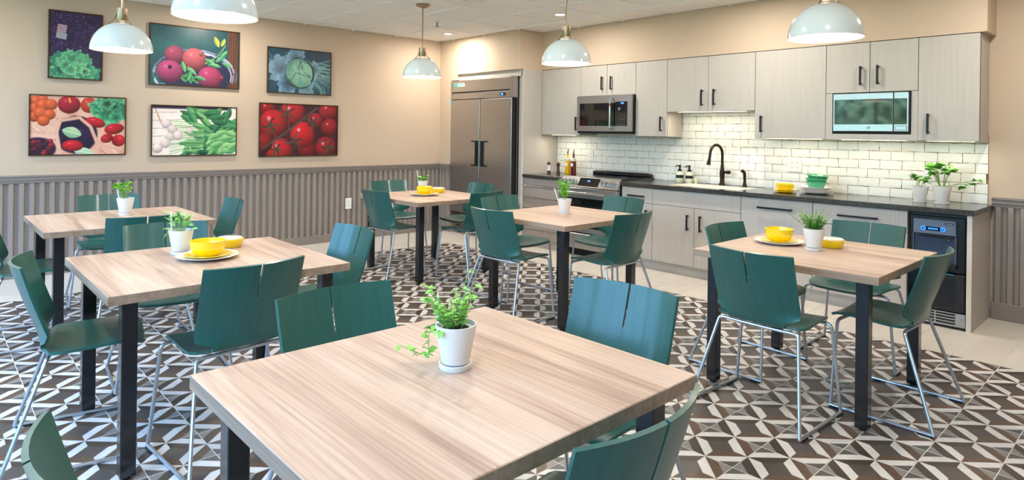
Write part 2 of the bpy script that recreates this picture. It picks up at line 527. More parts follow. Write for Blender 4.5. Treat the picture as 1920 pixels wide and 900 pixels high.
# backsplash: grout bed and hand-made tiles, one object each
bs = ob('grout_bed', MB().box(XG, 6.135, -.006, 0, .80, 1.40).box(3.45, 4.42, -.006, 0, 1.40, 1.66), 'grout_brown', wall_back)
TW, TH, TGAP = .168, .0775, .0042
tile_me = []
for k in range(6):
    rr = random.Random(50+k); bm = bmesh.new()
    nx, nz = 6, 3
    wv, hv = TW-TGAP, TH-TGAP
    vv = [[None]*(nz+1) for _ in range(nx+1)]
    mb = MB(); vs_ = []; fs_ = []
    for i in range(nx+1):
        for j in range(nz+1):
            ex = rr.uniform(-.0019, .0019) if i in (0, nx) else 0
            ez = rr.uniform(-.0019, .0019) if j in (0, nz) else 0
            edge = i in (0, nx) or j in (0, nz)
            vs_.append((i/nx*wv+ex, -.0085 if edge else -.0105+rr.uniform(-.0006, .0006), j/nz*hv+ez))
    for i in range(nx):
        for j in range(nz):
            a = i*(nz+1)+j
            fs_.append((a, a+nz+1, a+nz+2, a+1))
    mb.add(vs_, fs_)
    rim = [i*(nz+1) for i in range(nx+1)]+[nx*(nz+1)+j for j in range(1, nz+1)]+[i*(nz+1)+nz for i in range(nx-1, -1, -1)]+[j for j in range(nz-1, 0, -1)]
    o_ = len(mb.v)
    for i in rim: mb.v.append((mb.v[i][0], -.004, mb.v[i][2]))
    L = len(rim)
    for q in range(L):
        mb.f.append((rim[q], o_+q, o_+(q+1) % L, rim[(q+1) % L])); mb.mi.append(0)
    tile_me.append((mb, mb.mesh('wall_tile', 'tile_white', True, angle=50)))
rr = random.Random(5)
row = 0; z = .866-.0
while z < 1.64:
    off = (0 if row % 2 == 0 else .5)*TW + rr.uniform(-.01, .01)
    x = 6.133
    lo = XG if z < 1.345 else 3.456
    hi = 6.133 if z < 1.345 else 4.41
    x = hi if z < 1.345 else 4.41
    x = 6.133+off-TW
    zt = min(z+TH-TGAP, 1.40 if z < 1.345 else 1.66)
    while x > lo-TW:
        a, b_ = max(x, lo), min(x+TW-TGAP, hi)
        if b_-a > .02:
            if b_-a > TW-TGAP-.001:
                link('wall_tile', tile_me[rr.randrange(6)][1], wall_back, (x, 0, z), (rr.uniform(-.012, .012), rr.uniform(-.006, .006), rr.uniform(-.006, .006)))
            else:
                src = tile_me[rr.randrange(6)][0]; q = MB()
                q.v = [(min(max(vx+x, a), b_)-x, vy, vz) for vx, vy, vz in src.v]; q.f = list(src.f); q.mi = list(src.mi)
                link('wall_tile', q.mesh('wall_tile', 'tile_white', True, angle=50), wall_back, (x, 0, z))
        x -= TW
    z += TH; row += 1

# ------------------------------------------------------------------ ceiling fittings
def downlight(x, y, label, seen=True):
    t = thing('downlight', label, 'ceiling light', (x, y, ZC), group='recessed ceiling downlights')
    ob('trim_ring', MB().lathe([(.050, -.002), (.052, -.006), (.082, -.006), (.086, -.001), (.086, .003), (.050, .003), (.050, -.002)], 28, (x, y, ZC)), 'white_plastic', t, True)
    ob('lens', MB().lathe([(0, -.0015), (.05, -.0015), (.05, .002), (0, .002)], 24, (x, y, ZC)), 'led', t)
    l = bpy.data.lights.new('downlight_lamp', 'AREA'); l.shape = 'DISK'; l.size = .10; l.energy = DOWN_W*(.74 if y > -2 else .64); l.color = (1, .93, .85); l.spread = R(180)
    lo_ = bpy.data.objects.new('lamp_light', l); COL.objects.link(lo_); lo_.parent = t; lo_.location = (0, 0, -.010)
DOWN_W = 31.0
DXY = [(.67, -1.07, 'round recessed downlight in the ceiling corner above the steel fridge'),
       (2.62, -1.07, 'round recessed downlight in the ceiling above the range')]
for x in (4.57, 6.52): DXY.append((x, -1.07, 'recessed downlight out of view above the worktop'))
for y in (-3.68, -6.3):
    for x in (.67, 2.62, 4.57, 6.52): DXY.append((x, y, 'recessed downlight out of view above the dining tables'))
for x, y, lb in DXY: downlight(x, y, lb)

t = thing('sprinkler', 'small steel sprinkler head under the ceiling beside a pendant', 'sprinkler', (1.28, -1.69, ZC))
ob('escutcheon', MB().lathe([(0, -.012), (.03, -.010), (.038, 0), (0, 0)], 20, (1.28, -1.69, ZC)), 'chrome', t, True)
ob('stem', MB().tube([(1.28, -1.69, ZC-.01), (1.28, -1.69, ZC-.05)], .009), 'steel_dark', t)
ob('deflector', MB().lathe([(0, -.056), (.022, -.056), (.022, -.052), (0, -.050)], 14, (1.28, -1.69, ZC)), 'steel_dark', t)

t = thing('air_diffuser', 'white square air diffuser in the ceiling at the top edge', 'air vent', (2.554, -2.382, ZC))
x0, x1, y0, y1 = 2.24, 2.868, -2.696, -2.068
for k, (a, zz) in enumerate(((0, 0), (.06, -.010), (.13, -.018), (.20, -.024))):
    mb = MB()
    X0, X1, Y0, Y1 = x0+a, x1-a, y0+a, y1-a; wd = .035
    for bx in ((X0, X1, Y0, Y0+wd), (X0, X1, Y1-wd, Y1), (X0, X0+wd, Y0+wd, Y1-wd), (X1-wd, X1, Y0+wd, Y1-wd)):
        mb.box(*bx, ZC-.012+zz, ZC-.007+zz)
    ob('louvre_ring', mb, 'white_plastic', t)
ob('centre_plate', MB().box(x0+.27, x1-.27, y0+.27, y1-.27, ZC-.045, ZC-.039), 'white_plastic', t)

PEND_W = 11.0
def pendant(x, y, label):
    zr = 1.905
    t = thing('pendant_lamp', label, 'pendant lamp', (x, y, zr), group='white dome pendant lamps over the tables')
    H = .195; Rr = .192
    prof_o = [(Rr*math.cos(a), H*math.sin(a)) for a in [math.pi/2*i/14 for i in range(14)]]
    top = [(.030, H*.992)]
    prof_i = [((Rr-.004)*math.cos(a), (H-.004)*math.sin(a)) for a in [math.pi/2*i/14 for i in range(14)]][::-1]
    c = (x, y, zr)
    sh = ob('shade', MB().lathe(prof_o+top, 48, c), 'shade_out', t, True, angle=60)
    ob('shade_lining', MB().lathe([(.030, H*.975)]+prof_i+[(Rr, 0)], 48, c), 'shade_in', sh, True, angle=60)
    so = ob('socket', MB().lathe([(.0, H+.10), (.012, H+.10), (.034, H+.098), (.034, H+.02), (.030, H+.01), (.0, H+.01)], 28, c), 'brass_nickel', t, True)
    for k in range(3):
        a = k*2.094+.5
        P = bez((x+.034*math.cos(a), y+.034*math.sin(a), zr+H+.06), (x+.05*math.cos(a), y+.05*math.sin(a), zr+H+.0), (x+.088*math.cos(a), y+.088*math.sin(a), zr+H*.905), 6)
        ob('strap', MB().tube(P, .0042, 8), 'brass_nickel', so)
    ob('rod', MB().tube([(x, y, zr+H+.095), (x, y, ZC-.02)], .0065, 10), 'brass_nickel', t)
    ob('canopy', MB().lathe([(0, ZC-zr-.035), (.015, ZC-zr-.035), (.055, ZC-zr-.022), (.068, ZC-zr-.012), (.068, ZC-zr-.003), (0, ZC-zr-.003)], 28, c), 'brass_nickel', t, True)
    ob('bulb', MB().lathe([(0, .085), (.022, .090), (.034, .110), (.030, .135), (.016, .160), (.016, .190), (0, .190)], 20, c), 'bulb', t, True)
    l = bpy.data.lights.new('pendant_light', 'POINT'); l.energy = PEND_W; l.color = (1, .83, .60); l.shadow_soft_size = .02
    lo_ = bpy.data.objects.new('bulb_light', l); COL.objects.link(lo_); lo_.parent = t; lo_.location = (0, 0, .062)
for x, y, lb in [(1.975, -2.374, 'white dome pendant with its whole brass rod in view over the table by the fridge'),
                 (3.89, -2.36, 'white dome pendant over the middle table in front of the range'),
                 (5.83, -2.40, 'white dome pendant over the right hand table, before the right microwave'),
                 (2.09, -4.99, 'white dome pendant overlapping the lettuce picture, at the left'),
                 (3.99, -4.98, 'white dome pendant cut by the top edge over the pomegranate picture'),
                 (5.88, -5.02, 'white dome pendant above the frame over the foreground table')]:
    pendant(x, y, lb)

# ------------------------------------------------------------------ tables
TABZ = .737
def table(name_label, x0, x1, y0, y1):
    cx, cy = (x0+x1)/2, (y0+y1)/2
    t = thing('dining_table', name_label, 'table', (cx, cy, 0), group='square wood topped dining tables')
    top = ob('tabletop', MB().cbox(x0, x1, y0, y1, TABZ-.038, TABZ, .002), 'table_wood', t)
    mb = MB(); e = .0006
    ob('edge_band', MB().box(x0-e, x1+e, y0-e, y0, TABZ-.036, TABZ-.002).box(x0-e, x1+e, y1, y1+e, TABZ-.036, TABZ-.002)
       .box(x0-e, x0, y0, y1, TABZ-.036, TABZ-.002).box(x1, x1+e, y0, y1, TABZ-.036, TABZ-.002), 'table_edge', top)
    for ax in (x0+.085, x1-.085):
        for ay in (y0+.085, y1-.085):
            lg = ob('leg', MB().cbox(ax-.028, ax+.028, ay-.028, ay+.028, .012, TABZ-.038, .003), 'black_metal', t)
            ob('foot', MB().lathe([(0, 0), (.016, 0), (.018, .012), (0, .012)], 12, (ax, ay, 0)), 'rubber', lg)
    return t
table('large wood topped table filling the foreground, bare but for one trailing herb pot', 5.464, 6.322, -5.504, -4.512)
table('wood topped table at the left with a sage pot and yellow bowl', 3.508, 4.468, -5.500, -4.508)
table('wood topped table at the far left, with only a parsley pot', 1.606, 2.576, -5.478, -4.500)
table('wood topped table nearest the fridge with a small basil pot and yellow bowls', 1.555, 2.565, -2.81, -1.86)
table('wood topped table in the middle before the range with only a dill pot', 3.415, 4.318, -2.822, -1.880)
table('wood topped table at the right near the ice maker with thyme pot and yellow bowls', 5.315, 6.250, -2.862, -1.900)

# ------------------------------------------------------------------ chairs
def chair_shell():
    # profile (y, z, half width); front of the seat to the top of the back
    prof = []
    def add(y, z, h): prof.append((y, z, h))
    for y, z, h in [(.252, .430, .150), (.250, .434, .176), (.243, .440, .195), (.228, .446, .206), (.20, .451, .212), (.15, .4525, .216), (.09, .450, .220), (.03, .447, .224), (-.02, .445, .227), (-.050, .4445, .228)]: add(y, z, h)
    for y, z, h in [(-.074, .4445, .222), (-.089, .445, .205), (-.095, .4465, .170), (-.101, .449, .150), (-.108, .4545, .146), (-.114, .4625, .146), (-.118, .472, .150), (-.121, .480, .168), (-.1235, .488, .192), (-.1265, .498, .212), (-.129, .505, .2135)]: add(y, z, h)
    for i in range(1, 13):
        t = i/12
        add(-.129-.102*t-.004*math.sin(math.pi*t), .505+.305*t, .2135+.004*t)
    us = [-1, -.93, -.8, -.62, -.44, -.26, -.12, -.02, .02, .12, .26, .44, .62, .8, .93, 1]
    nr, nc = len(prof), len(us)
    P = np.zeros((nr, nc, 3))
    for i, (y, z, h) in enumerate(prof):
        back = min(1, max(0, (z-.455)/.07)) if y < -.09 else 0
        for j, u in enumerate(us):
            x = u*h; q = (x/.22)**2
            P[i, j] = (x, y+back*.055*q, z+(1-back)*.012*q)
    N = np.zeros_like(P)
    for i in range(nr):
        for j in range(nc):
            a = P[min(i+1, nr-1), nc//2]-P[max(i-1, 0), nc//2]
            a = np.array([0, a[1], a[2]])
            b_ = P[i, min(j+1, nc-1)]-P[i, max(j-1, 0)]
            n_ = np.cross(b_, a); N[i, j] = n_/(np.linalg.norm(n_)+1e-9)
    th = .0055
    def part(r0, r1):
        mb = MB(); idx = {}
        def vid(i, j, s_):
            k = (i, j, s_)
            if k not in idx:
                idx[k] = len(mb.v); mb.v.append(tuple(P[i, j]+s_*th*N[i, j]))
            return idx[k]
        edges = {}
        for i in range(r0, r1):
            for j in range(nc-1):
                if us[j] == -.02 and prof[i][1] > .64 and prof[i][0] < -.09: continue
                c = [(i, j), (i, j+1), (i+1, j+1), (i+1, j)]
                mb.f.append(tuple(vid(*q, 1) for q in c[::-1])); mb.mi.append(0)
                mb.f.append(tuple(vid(*q, -1) for q in c)); mb.mi.append(0)
                for q in range(4):
                    e = (c[q], c[(q+1) % 4])
                    if (e[1], e[0]) in edges: del edges[(e[1], e[0])]
                    else: edges[e] = 1
        for a, b_ in edges:
            mb.f.append((vid(*a, 1), vid(*b_, 1), vid(*b_, -1), vid(*a, -1))); mb.mi.append(0)
        return mb
    split = next(i for i, q in enumerate(prof) if q[0] < -.107)
    return part(0, split), part(split, nr-1)

def make_chair():
    t = thing('dining_chair', '', 'chair')
    seat, back = chair_shell()
    def fix(mb):
        bm = bmesh.new(); me = mb.mesh('s', 'teal_ply'); bm.from_mesh(me); bmesh.ops.recalc_face_normals(bm, faces=bm.faces); bm.to_mesh(me); bm.free()
        me.polygons.foreach_set('use_smooth', [True]*len(me.polygons)); me.set_sharp_from_angle(angle=R(50)); return me
    for nm, mb in (('seat', seat), ('backrest', back)):
        me = fix(mb); me.name = nm; link(nm, me, t)
    r = .0082
    for s_ in (-1, 1):
        ob('leg', MB().tube(rounded([(s_*.15, -.088, .4315), (s_*.205, -.092, .4315), (s_*.282, -.235, .010)], .02), r, 10), 'silver_tube', t, True, False)
        ob('leg', MB().tube(rounded([(s_*.12, .190, .436), (s_*.235, .200, .436), (s_*.278, .215, .010)], .03), r, 10), 'silver_tube', t, True, False)
        rn = ob('floor_runner', MB().tube([(s_*.282, -.238, .0105), (s_*.279, .218, .0105)], r, 10), 'silver_tube', t, True, False)
        for yy in (-.20, .185):
            ob('glide', MB().cbox(s_*.281-.010, s_*.281+.010, yy-.03, yy+.03, 0, .008, .002), 'rubber', rn, False, False)
    ob('rear_cross_bar', MB().tube([(x, -.088-.006*(1-(x/.16)**2), .4305+.0) for x in (-.16, -.08, 0, .08, .16)], r, 10), 'silver_tube', t, True, False)
    ob('front_cross_bar', MB().tube([(-.13, .190, .436), (.13, .190, .436)], r, 10), 'silver_tube', t, True, False)
    return t
proto = make_chair()
# facing: heading of the sitter, degrees from +Y counter-clockwise
TN = {1: 'foreground table', 2: 'left table with the sage pot', 3: 'far left table', 4: 'table nearest the fridge', 5: 'middle table', 6: 'right hand table'}
SN = {'S': ('side opposite the kitchen', 0), 'N': ('kitchen side', 180), 'W': ('art wall side', -90), 'E': ('side opposite the art wall', 90)}
CH = [(6, 'S', 5.748, -2.885, -2), (6, 'W', 5.385, -2.32, -2), (6, 'N', 5.773, -1.69, 0), (6, 'E', 6.178, -2.345, 0),
      (5, 'S', 3.725, -2.80, 3), (5, 'W', 3.255, -2.30, 2), (5, 'E', 4.335, -2.31, 0), (5, 'N', 3.79, -1.66, -2),
      (4, 'S', 1.97, -2.72, 4), (4, 'W', 1.25, -2.19, -6), (4, 'E', 2.53, -2.145, 6), (4, 'N', 1.962, -1.74, 0),
      (3, 'S', 2.10, -5.53, -8), (3, 'W', 1.285, -4.89, -6), (3, 'E', 2.515, -4.955, -3), (3, 'N', 2.02, -4.37, -3),
      (2, 'S', 3.90, -5.51, -10), (2, 'W', 3.29, -4.975, -6), (2, 'E', 4.36, -4.995, 5), (2, 'N', 3.915, -4.36, 0),
      (1, 'S', 5.895, -5.65, 0), (1, 'W', 5.345, -4.942, 0), (1, 'E', 6.285, -4.955, 2), (1, 'N', 5.808, -4.302, 6)]
for i, (tn, sd_, x, y, jit) in enumerate(CH):
    c = proto if i == 0 else copy_tree(proto)
    c.location = (x, y, 0); c.rotation_euler = (0, 0, R(SN[sd_][1]+jit))
    c['label'] = 'dark teal split back chair, %s, %s' % (SN[sd_][0], TN[tn]); c['category'] = 'chair'
    c['group'] = 'dark teal dining chairs'

# ------------------------------------------------------------------ kitchen cabinets
def pull_v(x, y, z0, z1, parent):            # vertical bar pull on a face at y
    return ob('handle', MB().cbox(x-.008, x+.008, y-.036, y-.024, z0, z1, .002).box(x-.006, x+.006, y-.025, y, z0+.006, z0+.018).box(x-.006, x+.006, y-.025, y, z1-.018, z1-.006), 'handle_black', parent)
def pull_h(x0, x1, y, z, parent):
    return ob('handle', MB().cbox(x0, x1, y-.036, y-.024, z-.008, z+.008, .002).box(x0+.006, x0+.018, y-.025, y, z-.006, z+.006).box(x1-.018, x1-.006, y-.025, y, z-.006, z+.006), 'handle_black', parent)
G = .0024
def front(name, x0, x1, z0, z1, y, parent, mt_='laminate'):
    return ob(name, MB().cbox(x0+G, x1-G, y, y+.019, z0+G, z1-G, .0012), mt_, parent)

def upper(label, x0, x1, z0, z1, doors, body=None):
    t = thing('wall_cabinet', label, 'cabinet', ((x0+x1)/2, (YU)/2, z0), group='grey wall cabinets')
    mb = body or MB().box(x0, x1, YU+.02, -.012, z0, z1)
    ob('body', mb, 'laminate', t)
    for a, b_, c, d, hx, h0, h1 in doors:
        ob('gap_shade_sheet', MB().box(a, b_, YU+.0188, YU+.0205, c, d), 'reveal', t)  # dark sheet behind the door, colouring in the shade of the seams
        dr = front('door', a, b_, c, d, YU, t)
        pull_v(hx, YU, h0, h1, dr)
    return t
ZT = 2.152; ZL = 1.345
upper('grey wall cabinet left of the left microwave, above the pepper mills', XG+.002, 2.263, ZL, ZT, [(XG+.002, 2.263, ZL, ZT, 2.212, 1.403, 1.563)])
upper('short two door grey wall cabinet above the left microwave', 2.263, 3.055, 1.802, ZT, [(2.263, 2.656, 1.802, ZT, 2.596, 1.868, 2.02), (2.656, 3.055, 1.802, ZT, 2.727, 1.866, 2.018)])
upper('narrow one door grey wall cabinet right of the left microwave', 3.055, 3.453, ZL, ZT, [(3.055, 3.453, ZL, ZT, 3.39, 1.402, 1.555)])
upper('shorter two door grey wall cabinet above the sink', 3.453, 4.410, 1.602, ZT, [(3.453, 3.926, 1.602, ZT, 3.866, 1.66, 1.82), (3.926, 4.410, 1.602, ZT, 3.998, 1.662, 1.82)])
upper('one door grey wall cabinet between the sink cabinet and right microwave', 4.410, 5.045, ZL, ZT, [(4.410, 5.045, ZL, ZT, 4.478, 1.401, 1.554)])
body = MB().box(5.045, 5.736, YU+.02, -.012, 1.737, ZT).box(5.045, 5.098, YU+.004, -.012, ZL, 1.737).box(5.69, 5.736, YU+.004, -.012, ZL, 1.737).box(5.098, 5.69, YU+.004, -.012, ZL, 1.393)
upper('grey wall cabinet framing the built in right microwave', 5.045, 5.736, ZL, ZT, [(5.045, 5.389, 1.737, ZT, 5.325, 1.797, 1.955), (5.389, 5.736, 1.737, ZT, 5.453, 1.798, 1.955)], body)
upper('one door grey wall cabinet at the right end of the run', 5.736, 6.133, ZL, ZT, [(5.736, 6.133, ZL, ZT, 5.809, 1.40, 1.556)])
struct('trim_1', MB().box(XG, 6.135, YU+.012, YU+.03, ZT, 2.157), 'reveal')

# fridge alcove joinery
t = thing('tall_panel', 'tall grey laminate panel between the fridge and the worktop', 'panel', (1.61, -.30, 0))
ob('side_panel', MB().box(1.597, XG, -.628, -.012, 0, 2.145), 'laminate', t)
ob('stile', MB().box(1.552, 1.597, -.632, -.60, 0, 2.062), 'laminate', t)
ob('front_edge', MB().box(1.597, XG+.0004, -.6295, -.628, 0, 2.145), 'laminate_edge', t)
t = thing('filler_panel', 'pale laminate filler strip above the steel fridge', 'panel', (1.0, -.64, 2.062))
ob('board', MB().box(.398, 1.597, -.66, -.64, 2.062, 2.144), 'laminate', t)

def base(name, label, x0, x1, fronts, kick=True, mt_='laminate'):
    t = thing(name, label, 'cabinet', ((x0+x1)/2, -.3, 0), group='grey base cabinets')
    ob('body', MB().box(x0, x1, YB+.02, -.012, .10, .640 if name == 'sink_cabinet' else .824), mt_, t)
    if kick: ob('toe_kick', MB().box(x0, x1, YB+.055, YB+.07, 0, .10), 'laminate', t)
    for nm, a, b_, c, d, h in fronts:
        ob('gap_shade_sheet', MB().box(a, b_, YB+.0188, YB+.0205, c, d), 'reveal', t)  # dark backing sheet, seam shade put into its colour
        f = front(nm, a, b_, c, d, YB, t, mt_)
        if h and h[0] == 'v': pull_v(h[1], YB, h[2], h[3], f)
        if h and h[0] == 'h': pull_h(h[1], h[2], YB, h[3], f)
        if h and h[0] == 'rail':
            ob('handle', MB().tube([(a+.01, YB-.04, h[1]), (b_-.01, YB-.04, h[1])], .008, 10).tube([(a+.03, YB-.04, h[1]), (a+.03, YB, h[1])], .006).tube([(b_-.03, YB-.04, h[1]), (b_-.03, YB, h[1])], .006), 'chrome', f, True)
    return t
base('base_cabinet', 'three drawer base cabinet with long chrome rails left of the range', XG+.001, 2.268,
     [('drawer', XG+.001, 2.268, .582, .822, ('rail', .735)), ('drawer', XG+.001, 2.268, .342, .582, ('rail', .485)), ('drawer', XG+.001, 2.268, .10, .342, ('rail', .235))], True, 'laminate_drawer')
base('base_cabinet', 'narrow base cabinet with one drawer right of the range', 3.112, 3.493,
     [('drawer', 3.112, 3.493, .666, .822, ('h', 3.204, 3.40, .735)), ('door', 3.112, 3.493, .10, .666, ('v', 3.43, .45, .60))])
base('sink_cabinet', 'two door base cabinet under the sink with plain false front', 3.493, 4.438,
     [('false_front', 3.493, 4.438, .666, .822, None), ('door', 3.493, 3.967, .10, .666, ('v', 3.905, .45, .60)), ('door', 3.967, 4.438, .10, .666, ('v', 4.042, .449, .60))])
base('panelled_dishwasher', 'full height grey appliance panel with one black bar handle', 4.438, 5.066,
     [('panel', 4.438, 5.066, .10, .822, ('h', 4.60, 4.902, .741))])
base('base_cabinet', 'base cabinet with wide drawer beside the ice maker', 5.066, 5.757,
     [('drawer', 5.066, 5.757, .66, .822, ('h', 5.267, 5.56, .742)), ('door', 5.066, 5.412, .10, .66, None), ('door', 5.412, 5.757, .10, .66, None)])
t = thing('end_panel', 'pale laminate end panel at the right end of the base run', 'panel', (6.14, -.3, 0))
ob('board', MB().box(6.125, 6.155, YB, -.012, 0, .824), 'laminate', t)
ob('front_edge', MB().box(6.125, 6.1554, YB-.0012, YB, 0, .824), 'laminate_edge', t)

# worktops
t = thing('worktop', 'dark stone worktop short piece left of the range', 'worktop', (1.95, -.32, .826))
ob('slab', MB().cbox(XG+.001, 2.272, -.64, -.012, .826, .864, .004), 'counter', t)
t = thing('worktop', 'long dark stone worktop with the sink, from range to ice maker', 'worktop', (4.6, -.32, .826))
mb = MB()
SKX0, SKX1, SKY0, SKY1 = 3.62, 4.37, -.53, -.14
WX0, WX1 = 3.106, 6.172
xs = [WX0, SKX0, SKX1, WX1]; ys = [-.64, SKY0, SKY1, -.012]
vs_ = [(x, y, z) for z in (.864, .826) for y in ys for x in xs]
fs_ = []
for j in range(3):
    for i in range(3):
        if i == 1 and j == 1: continue
        a = j*4+i
        fs_.append((a, a+1, a+5, a+4)); fs_.append((a+16, a+20, a+21, a+17))
for i in range(3):
    fs_.append((i, i+16, i+17, i+1)); a = 12+i; fs_.append((a, a+1, a+17, a+16))
for j in range(3):
    a = j*4; fs_.append((a, a+4, a+20, a+16)); a = j*4+3; fs_.append((a, a+16, a+20, a+4))
for (p, q) in ((5, 6), (6, 10), (10, 9), (9, 5)): fs_.append((p, q, q+16, p+16))
mb.add(vs_, fs_); ob('slab', mb, 'counter', t)
t = thing('sink', 'white undermount sink set in the long dark worktop', 'sink', (4.0, -.33, .66))
ob('basin', MB().box(SKX0, SKX1, SKY0, SKY1, .655, .665).box(SKX0, SKX0+.010, SKY0, SKY1, .665, .8632).box(SKX1-.010, SKX1, SKY0, SKY1, .665, .8632)
   .box(SKX0+.010, SKX1-.010, SKY0, SKY0+.010, .665, .8632).box(SKX0+.010, SKX1-.010, SKY1-.010, SKY1, .665, .8632), 'sink_white', t)
ob('drain', MB().lathe([(0, .667), (.04, .667), (.045, .664), (0, .664)], 20, (4.0, -.33, 0)), 'steel_dark', t)

# faucet and sprayer
fx, fy = 3.965, -.085
t = thing('faucet', 'tall gooseneck bronze faucet behind the sink', 'faucet', (fx, fy, .864))
ob('body', MB().lathe([(0, 0), (.032, 0), (.032, .008), (.024, .022), (.020, .05), (.025, .10), (.026, .13), (.018, .165), (.016, .20), (0, .20)], 24, (fx, fy, .864)), 'bronze', t, True)
P = [(fx, fy, 1.05), (fx, fy, 1.17)]+[(fx-.02*(1-math.cos(a))*.5*2, fy-.085*(1-math.cos(a)), 1.17+.10*math.sin(a)) for a in [math.pi*i/14 for i in range(1, 14)]]
P += [(fx-.042, fy-.178, 1.125)]
ob('spout', MB().tube(P, .0135, 14), 'bronze', t, True)
ob('spray_head', MB().tube([(fx-.042, fy-.177, 1.135), (fx-.044, fy-.184, 1.10), (fx-.046, fy-.190, 1.07)], [.0145, .018, .022], 14), 'bronze', t, True)
hd = ob('handle', MB().tube([(fx+.02, fy, .995), (fx+.045, fy-.01, .997), (fx+.085, fy-.02, .999), (fx+.10, fy-.022, 1.0)], [.010, .016, .020, .012], 12), 'bronze', t, True)
sx_, sy_ = 4.205, -.085
t = thing('side_sprayer', 'small dark bronze sprayer to the right of the faucet', 'sprayer', (sx_, sy_, .864))
ob('base', MB().lathe([(0, 0), (.026, 0), (.026, .006), (.017, .025), (.014, .05), (0, .05)], 20, (sx_, sy_, .864)), 'bronze', t, True)
ob('wand', MB().tube([(sx_, sy_, .90), (sx_, sy_, .95), (sx_, sy_-.005, 1.0), (sx_-.012, sy_-.02, 1.02), (sx_-.02, sy_-.034, 1.018)], [.012, .014, .016, .017, .012], 12), 'bronze', t, True)

# ------------------------------------------------------------------ appliances
# fridge
FX0, FX1, FYF = .295, 1.545, -.722
t = thing('fridge', 'tall two door stainless steel fridge in the wall alcove', 'fridge', (1.0, -.45, 0))
ob('body', MB().box(FX0+.004, FX1-.004, FYF+.06, -.05, .12, 2.05), 'steel_dark', t)
xm = (FX0+FX1)/2-.005
hd = ob('header', MB().cbox(FX0, FX1, FYF, FYF+.07, 1.90, 2.055, .006).cbox(FX0, FX1, FYF, FYF+.07, 1.802, 1.885, .006).box(FX0+.03, FX1-.03, FYF+.03, FYF+.07, 1.885, 1.90), 'steel', t)
ob('vent_slot', MB().box(FX0+.05, FX1-.05, FYF+.012, FYF+.03, 1.884, 1.901), 'reveal', hd)
ob('corner_trim', MB().box(FX0-.003, FX0+.035, FYF-.004, FYF+.07, 1.802, 2.06), 'steel', hd)
ob('corner_trim', MB().box(FX1-.06, FX1+.002, FYF-.004, FYF+.07, 1.802, 2.06), 'steel', hd)
bd = ob('badge', MB().box(.36, .59, FYF-.004, FYF, 1.972, 2.018), 'pale_badge', hd)
ob('badge_mark', MB().box(.362, .44, FYF-.0055, FYF-.004, 1.975, 2.015), 'teal_badge', bd)
for k in range(5):
    ob('badge_letter', MB().box(.455+k*.025, .47+k*.025, FYF-.0055, FYF-.004, 1.985, 2.008), 'teal_badge', bd)
ds = ob('display', MB().box(1.30, 1.40, FYF-.004, FYF, 1.826, 1.862), 'black_glass', hd)
ob('display_light', MB().box(1.317, 1.357, FYF-.005, FYF-.004, 1.832, 1.856), 'blue_glow', ds)
for xx in (.86, .96):
    ob('key_lock', MB().lathe([(0, -.006), (.008, -.006), (.008, 0), (0, 0)], 12, (xx, FYF, 1.824), axis='y'), 'chrome', hd, True)
for a, b_, hx, s_ in ((FX0, xm-.004, xm-.055, 1), (xm+.004, FX1-.028, xm+.055, -1)):
    d = ob('door', MB().cbox(a, b_, FYF-.005, FYF+.055, .30, 1.795, .006), 'steel', t)
    h = ob('handle', MB().cbox(hx-.010, hx+.010, FYF-.034, FYF-.005, .925, 1.255, .003)
           .cbox(min(hx, hx-s_*.095), max(hx, hx-s_*.095), FYF-.024, FYF-.005, 1.237, 1.255, .003).cbox(min(hx, hx-s_*.095), max(hx, hx-s_*.095), FYF-.024, FYF-.005, .925, .943, .003), 'black_plastic', d)
ob('gasket', MB().box(xm-.004, xm+.004, FYF-.003, FYF+.055, .30, 1.795), 'rubber', t)
ob('side_seal', MB().box(FX1-.027, FX1-.018, FYF+.0, FYF+.055, .30, 1.795), 'rubber', t)
ob('energy_sticker', MB().box(FX0+.002, FX0+.035, FYF-.0062, FYF-.005, 1.74, 1.79), 'blue_sticker', t)
gr = ob('bottom_grille', MB().box(FX0, FX1, FYF+.02, FYF+.06, .12, .295), 'steel_dark', t)
for k in range(5):
    ob('grille_slot', MB().box(FX0+.05, FX1-.1, FYF+.015, FYF+.02, .145+k*.028, .158+k*.028), 'rubber', gr)
for xx in (FX0+.08, FX1-.08):
    for yy in (FYF+.12, -.15):
        ob('caster', MB().lathe([(0, -.018), (.055, -.018), (.06, -.01), (.06, .01), (.055, .018), (0, .018)], 18, (xx, yy, .06), axis='x').box(xx-.03, xx+.03, yy-.03, yy+.03, .09, .125), 'rubber', t, True)

# range
RX0, RX1, RY = 2.276, 3.102, -.665
t = thing('range_cooker', 'stainless slide in range with control knobs and glass cooktop', 'oven', (2.69, -.33, 0))
ob('body', MB().box(RX0, RX1, RY+.05, -.012, .09, .872), 'steel_dark', t)
ob('kick_panel', MB().box(RX0+.01, RX1-.01, RY+.08, RY+.1, 0, .09), 'rubber', t)
ct = ob('cooktop', MB().cbox(RX0-.004, RX1+.004, RY+.06, -.012, .872, .888, .003), 'black_glass', t)
for (bx, by, br) in ((2.48, -.43, .095), (2.90, -.43, .11), (2.48, -.19, .075), (2.90, -.19, .085)):
    ob('burner_ring', MB().lathe([(br-.004, .0005), (br, .0005), (br, .0), (br-.004, 0)], 32, (bx, by, .888)), 'steel_dark', ct)
bgd = ob('rear_vent', MB().cbox(RX0+.02, RX1+.004, -.115, -.03, .888, .925, .01), 'black_plastic', t)
for k in range(6):
    xx = RX0+.06+k*.126
    ob('vent_louvre', MB().cbox(xx, xx+.10, -.10, -.055, .924, .932, .002), 'steel_dark', bgd)
